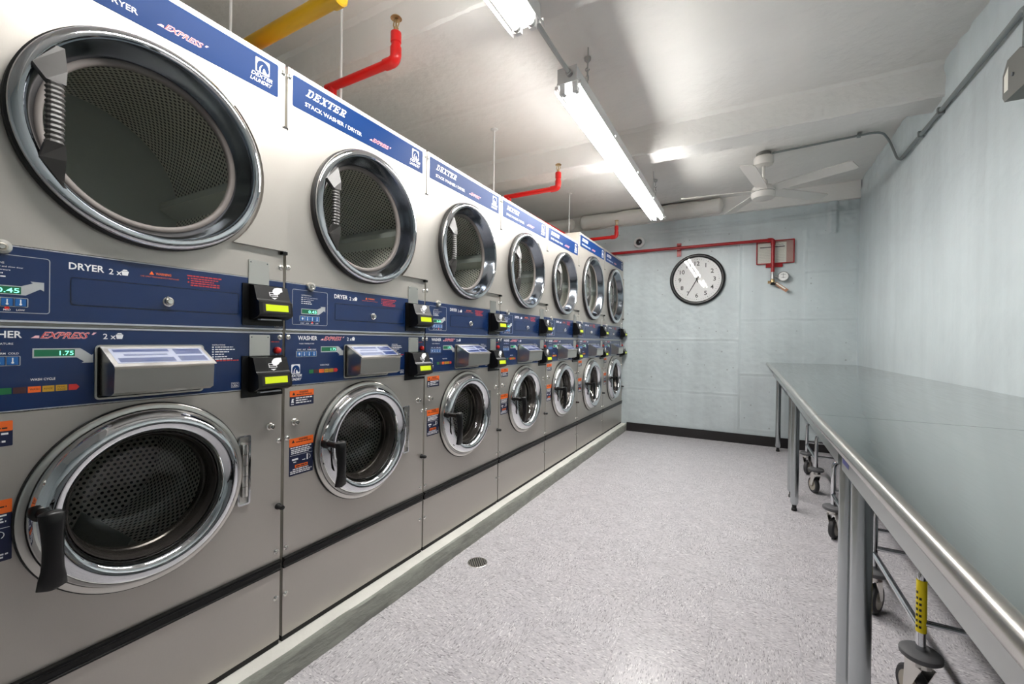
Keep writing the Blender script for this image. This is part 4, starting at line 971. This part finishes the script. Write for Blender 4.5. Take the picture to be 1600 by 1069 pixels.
b = MB(); b.box(0, .052, 1.670, 1.718, 2.050, 2.076).box(0, .014, 1.628, 1.790, 2.044, 2.082); b.build('clamp_plate', 'dark_red_paint', R)
b = MB(); b.lathe([(.0150, 1.905), (.0200, 1.906), (.0200, 1.978), (.0150, 1.990)], (.050, 1.694, 0), 'z', 14); b.build('union', 'galv', R, smooth=40)
b = MB(); b.lathe([(.016, 1.845), (.020, 1.850), (.026, 1.872), (.020, 1.896), (.016, 1.906)], (.050, 1.694, 0), 'z', 14); b.cyl((.050, 0, 1.872), .016, 1.648, 1.690, 'y', 12); VL = b.build('valve', 'brass', R, smooth=40)
b = MB(); b.prism([(1.672, 1.836), (1.716, 1.832), (1.722, 1.850), (1.700, 1.868), (1.676, 1.866)], .076, .082); b.build('valve_lever', 'black_plastic', VL)
b = MB(); b.cyl((.042, 0, 1.932), .008, 1.712, 1.756, 'y', 10); b.lathe([(.0001, .014), (.053, .014), (.055, .020), (.055, .048), (.050, .052), (.047, .048)], (0, 1.797, 1.932), n=32); G_ = b.build('gauge', 'galv', R, smooth=40)
b = MB(); b.lathe([(.0001, .0475), (.049, .0475)], (0, 1.797, 1.932), n=32); b.build('gauge_dial', 'clock_face', G_)
b = MB(); rect(b, 1.7955, 1.7985, 1.912, 1.966, .0485); bars(b, 1.774, 1.952, [.046], .01, .003, .0483); bars(b, 1.778, 1.918, [.040], .01, .003, .0483); b.build('gauge_print', 'dark_print', G_)
b = MB(); b.prism([(1.706, 1.846), (1.822, 1.752), (1.848, 1.778), (1.732, 1.872)], .060, .063); TG = b.build('tag', 'tag_copper', R)
b = MB(); b.prism([(1.724, 1.852), (1.812, 1.781), (1.822, 1.791), (1.735, 1.861)], .063, .0632); b.build('tag_print', 'paper', TG)

R = thing('notice_frame', 'red edged clear holder with a white form, behind the red pipe', 'notice', (1.717, WY - .003, 2.212), -PI / 2)
b = MB(); b.frame(-.185, .185, -.128, .140, .006, .010, 0, .018); b.build('frame', 'dark_red_paint', R)
b = MB(); b.box(0, .004, -.178, .178, -.121, .133); b.build('backing', 'tag_backing', R)
b = MB(); rect(b, -.172, .108, -.118, .112, .0060); PP = b.build('paper_sheet', 'paper', R)
b = MB(); rect(b, -.150, .092, .060, .070, .0063); b.tube([(.0064, .02 + .012 * q, .088 + .006 * math.sin(q * 2.1)) for q in range(6)], .0016, 5)
for q in range(9):
    rect(b, -.155, .092, .045 - q * .018, .0458 - q * .018, .0063)
b.build('form_print', 'dark_print', PP)
b = MB(); b.rrect(-.176, .176, -.122, .134, .004, .0095, .0110); b.build('acrylic_cover', 'clear_acrylic', R)

R = thing('dome_camera', 'small round white dome camera on the end wall above the red pipe', 'camera', (.205, WY - .004, 2.476), -PI / 2)
b = MB(); b.lathe([(.070, 0), (.070, .018), (.064, .034), (.044, .042), (.038, .036)], (0, 0, 0), n=36); b.build('housing', 'lamp_white', R, smooth=40)
b = MB(); b.lathe([(.039, .034), (.034, .044), (.022, .052), (.0001, .055)], (0, 0, 0), n=28); b.build('lens_dome', 'camera_dark', R, smooth=60)

# floor drain
R = thing('floor_drain', 'round slotted metal floor drain beside the plinth', 'drain', (.204, 1.874, 0))
b = MB(); b.lathe([(.0001, -.001), (.045, -.001), (.046, .0018), (.050, .0020), (.052, .0005)], (0, 0, 0), 'z', 36); b.build('rim', 'screw_metal', R, smooth=40)
b = MB(); b.lathe([(.0001, .0009), (.0455, .0009)], (0, 0, 0), 'z', 32); b.build('sump_shade', 'shade_black', R)  # flat black disc painted as the dark of the well under the bars
for q in range(8):
    o_ = -.0385 + q * .011; h = math.sqrt(max(.0445 ** 2 - o_ ** 2, 1e-5)); b = MB(); b.box(o_ - .0026, o_ + .0026, -h, h, .0004, .0017); o = b.build('grate_bar', 'screw_metal', R); o.rotation_euler = (0, 0, .75)

# ------------------------------------------------------------------ steel tables
ZT = .962
def table(y0, y1, xe0, xe1, label, legs, sticker=False):
    """front edge runs from (xe0, y0) to (xe1, y1); local frame turned to that edge"""
    L = y1 - y0; rot = 0; sh = (xe1 - xe0) / L
    R = thing('steel_table', label, 'table', (xe0, y0, 0), rot, 'steel folding tables')
    dep = XW - .016 - xe0
    e = .0003; pr = [(dep, ZT - .004), (.020, ZT - .004), (.012, ZT - .030), (.006, ZT - .032), (.0005, ZT - .028), (-.003, ZT - .020), (-.0035, ZT - .012), (-.001, ZT - .005), (.004, ZT - .0012), (.012, ZT), (dep, ZT)]
    n = len(pr); b = MB()
    b.add([(a, e, c) for a, c in pr] + [(a, L - e, c) for a, c in pr], [tuple(range(n))[::-1], tuple(range(n, 2 * n))] + [(i, (i + 1) % n, n + (i + 1) % n, n + i) for i in range(n)])
    b.m = [0, 0] + [1 if 1 <= i <= 8 else 0 for i in range(n)]; T = b.build('tabletop', ['steel_table', 'steel_edge'], R, smooth=50)
    for x in (.066, dep - .06):
        b = MB(); b.box(x, x + .024, .03, L - .03, .812, ZT - .006); b.build('apron', 'steel_apron', R)
    for y in (.03, L / 2, L - .055):
        b = MB(); b.box(.09, dep - .06, y, y + .025, .86, ZT - .006); b.build('cross_brace', 'steel_plain', R)
    if sticker: b = MB(); b.prism([(-(L - .045), .835), (-(L - .125), .835), (-(L - .125), .868), (-(L - .045), .868)], 0, .0008); o = b.build('blue_sticker', 'blue_sticker', R, loc=(.0655, 0, 0)); o.rotation_euler = (0, 0, PI)
    for y in legs:
        for x in (.112, dep - .075):
            b = MB(); b.tube([(x, y, .10), (x, y, .86)], .0255, 20); G = b.build('leg', 'steel_leg', R, smooth=40)
            b = MB(); b.lathe([(.0255, .835), (.030, .838), (.030, .915), (.0255, .918)], (x, y, 0), 'z', 20); b.build('leg_socket', 'steel_plain', G, smooth=40)
            b = MB(); b.lathe([(.0257, .112), (.0257, .060), (.020, .045), (.0001, .045)], (x, y, 0), 'z', 20); b.build('leg_end', 'steel_leg', G, smooth=40)
            b = MB(); b.lathe([(.014, .050), (.014, .020), (.018, .016), (.018, .0), (.0001, .0)], (x, y, 0), 'z', 16); b.build('foot', 'black_rubber', G, smooth=40)
    for ch in R.children:
        for o in [ch] + list(ch.children):
            if o.name.startswith('blue_sticker'): o.location.x += sh * (L - .08); continue
            for v in o.data.vertices: v.co.x += sh * v.co.y * (1 - max(v.co.x, 0) / dep)
    return R
table(3.730, YF - .020, 1.641, 1.648, 'steel work table farthest away, end against the blue wall', (.15, 1.72))
table(1.572, 3.728, 1.611, 1.641, 'middle steel work table between the other two tables', (.15, 2.006))
table(-.60, 1.570, 1.605, 1.611, 'steel work table nearest the camera with a small blue sticker', (.15, 2.130), sticker=True)

# ------------------------------------------------------------------ laundry carts under the tables
def cart(label, sticker=False):
    L, Wd = .56, .40
    R = thing('laundry_cart', label, 'cart', (0, 0, 0), 0, 'wire laundry carts under the tables')
    r = .0125
    for y in (0, L):
        b = MB(); b.tube(bez([(0, y, .20), (0, y, .475), (Wd, y, .475), (Wd, y, .20)], .05, 6), r, 14); b.build('end_frame', 'chrome', R, smooth=40)
        b = MB(); b.tube([(0, y, .292), (Wd, y, .292)], r * .8, 12); b.build('cross_rail', 'chrome', R, smooth=40)
    for x in (0, Wd):
        b = MB(); b.tube([(x, 0, .268), (x, L, .268)], r * .9, 12); b.build('side_rail', 'chrome', R, smooth=40)
    b = MB(); x0, x1, y0, y1, z0, z1 = .02, Wd - .02, .01, L - .01, .480, .76
    for q in range(15):
        y = y0 + (y1 - y0) * q / 14; b.tube([(x0 - .02, y, z1), (x0, y, z0), (x1, y, z0), (x1 + .02, y, z1)], .0022, 5)
    for q in range(10):
        x = x0 + (x1 - x0) * q / 9; b.tube([(x, y0 - .02, z1), (x, y0, z0), (x, y1, z0), (x, y1 + .02, z1)], .0022, 5)
    for z in (.52, .58, .64, .70, .76):
        o_ = .02 * (z - z0) / (z1 - z0); b.tube([(x0 - o_, y0 - o_, z), (x1 + o_, y0 - o_, z), (x1 + o_, y1 + o_, z), (x0 - o_, y1 + o_, z), (x0 - o_, y0 - o_, z)], .0035 if z > .75 else .0022, 6)
    B_ = b.build('wire_basket', 'chrome', R); B_['kind'] = 'stuff'
    k = 0
    for x in (0, Wd):
        for y in (0, L):
            a = (.35, -.5, 2.6, .9)[k]; k += 1; ca, sa = math.cos(a), math.sin(a); off = .028; wx, wy = x - off * sa, y + off * ca
            b = MB(); b.lathe([(.0001, .178), (.046, .178), (.053, .184), (.053, .196), (.046, .202), (.014, .204), (.0001, .204)], (x, y, 0), 'z', 24); C_ = b.build('caster', 'bumper_grey', R, smooth=40)
            b = MB(); b.lathe([(.0001, .212), (.009, .212), (.009, .158), (.030, .156), (.030, .176)], (x, y, 0), 'z', 14)
            for s in (-1, 1):
                q = [(-.032, .158), (.034, .158), (off * 1.0 + .012, .060), (off * 1.0 - .012, .060)]
                P_ = [(x + s * .019 * ca - t * sa, y + s * .019 * sa + t * ca, z) for t, z in q] + [(x + s * .022 * ca - t * sa, y + s * .022 * sa + t * ca, z) for t, z in q]
                b.add(P_, [(0, 1, 2, 3), (7, 6, 5, 4), (0, 4, 5, 1), (1, 5, 6, 2), (2, 6, 7, 3), (3, 7, 4, 0)])
            b.build('caster_fork', 'screw_metal', C_)
            def wheel(prof, name, mt):
                b = MB(); n = 30; vs = []; m_ = len(prof); fs = []
                for i in range(n):
                    t = 2 * PI * i / n
                    for rr2, h in prof: vs.append((wx + h * ca - rr2 * math.cos(t) * sa, wy + h * sa + rr2 * math.cos(t) * ca, .0635 + rr2 * math.sin(t)))
                for i in range(n):
                    j = (i + 1) % n
                    for q in range(m_ - 1): fs.append((i * m_ + q, j * m_ + q, j * m_ + q + 1, i * m_ + q + 1))
                b.add(vs, fs); return b.build(name, mt, C_, smooth=40)
            wheel([(.044, -.014), (.056, -.0145), (.0625, -.009), (.0635, 0), (.0625, .009), (.056, .0145), (.044, .014)], 'tyre', 'tyre')
            wheel([(.0001, -.017), (.012, -.017), (.014, -.012), (.045, -.0135), (.045, .0135), (.014, .012), (.012, .017), (.0001, .017)], 'wheel_hub', 'wheel_hub')
    if sticker:
        b = MB(); b.lathe([(r + .0008, .262), (r + .0008, .428)], (0, 0, 0), 'z', 16); S_ = b.build('yellow_sticker', 'yellow_sticker', R, smooth=40)
    return R
cart_main = cart('wire laundry cart under the nearest table, yellow sticker on its post', True)
cart_main.location = (1.930, 1.815, 0)
for y, lb in ((2.610, 'wire laundry cart under the middle table, behind the pair of table legs'), (4.065, 'wire laundry cart under the farthest table')):
    o = dup(cart_main, (1.930 if y > 4 else 1.905, y, 0)); o['label'] = lb
    for ch in list(o.children):
        if ch.name.startswith('yellow_sticker'): bpy.data.objects.remove(ch)
for ch in cart_main.children:
    if ch.name.startswith('yellow_sticker'):
        b = MB()
        for q in range(2):
            for i in range(7 - q): b.box(.0, .0005, -.009 + q * .009, -.003 + q * .009 , .276 + i * .018, .284 + i * .018)
        b.v = [(-(.0137 + v[0]) * math.cos(v[1] / .0137 + .9), -(.0137 + v[0]) * math.sin(v[1] / .0137 + .9), v[2]) for v in b.v]
        b.build('sticker_print', 'dark_print', ch)
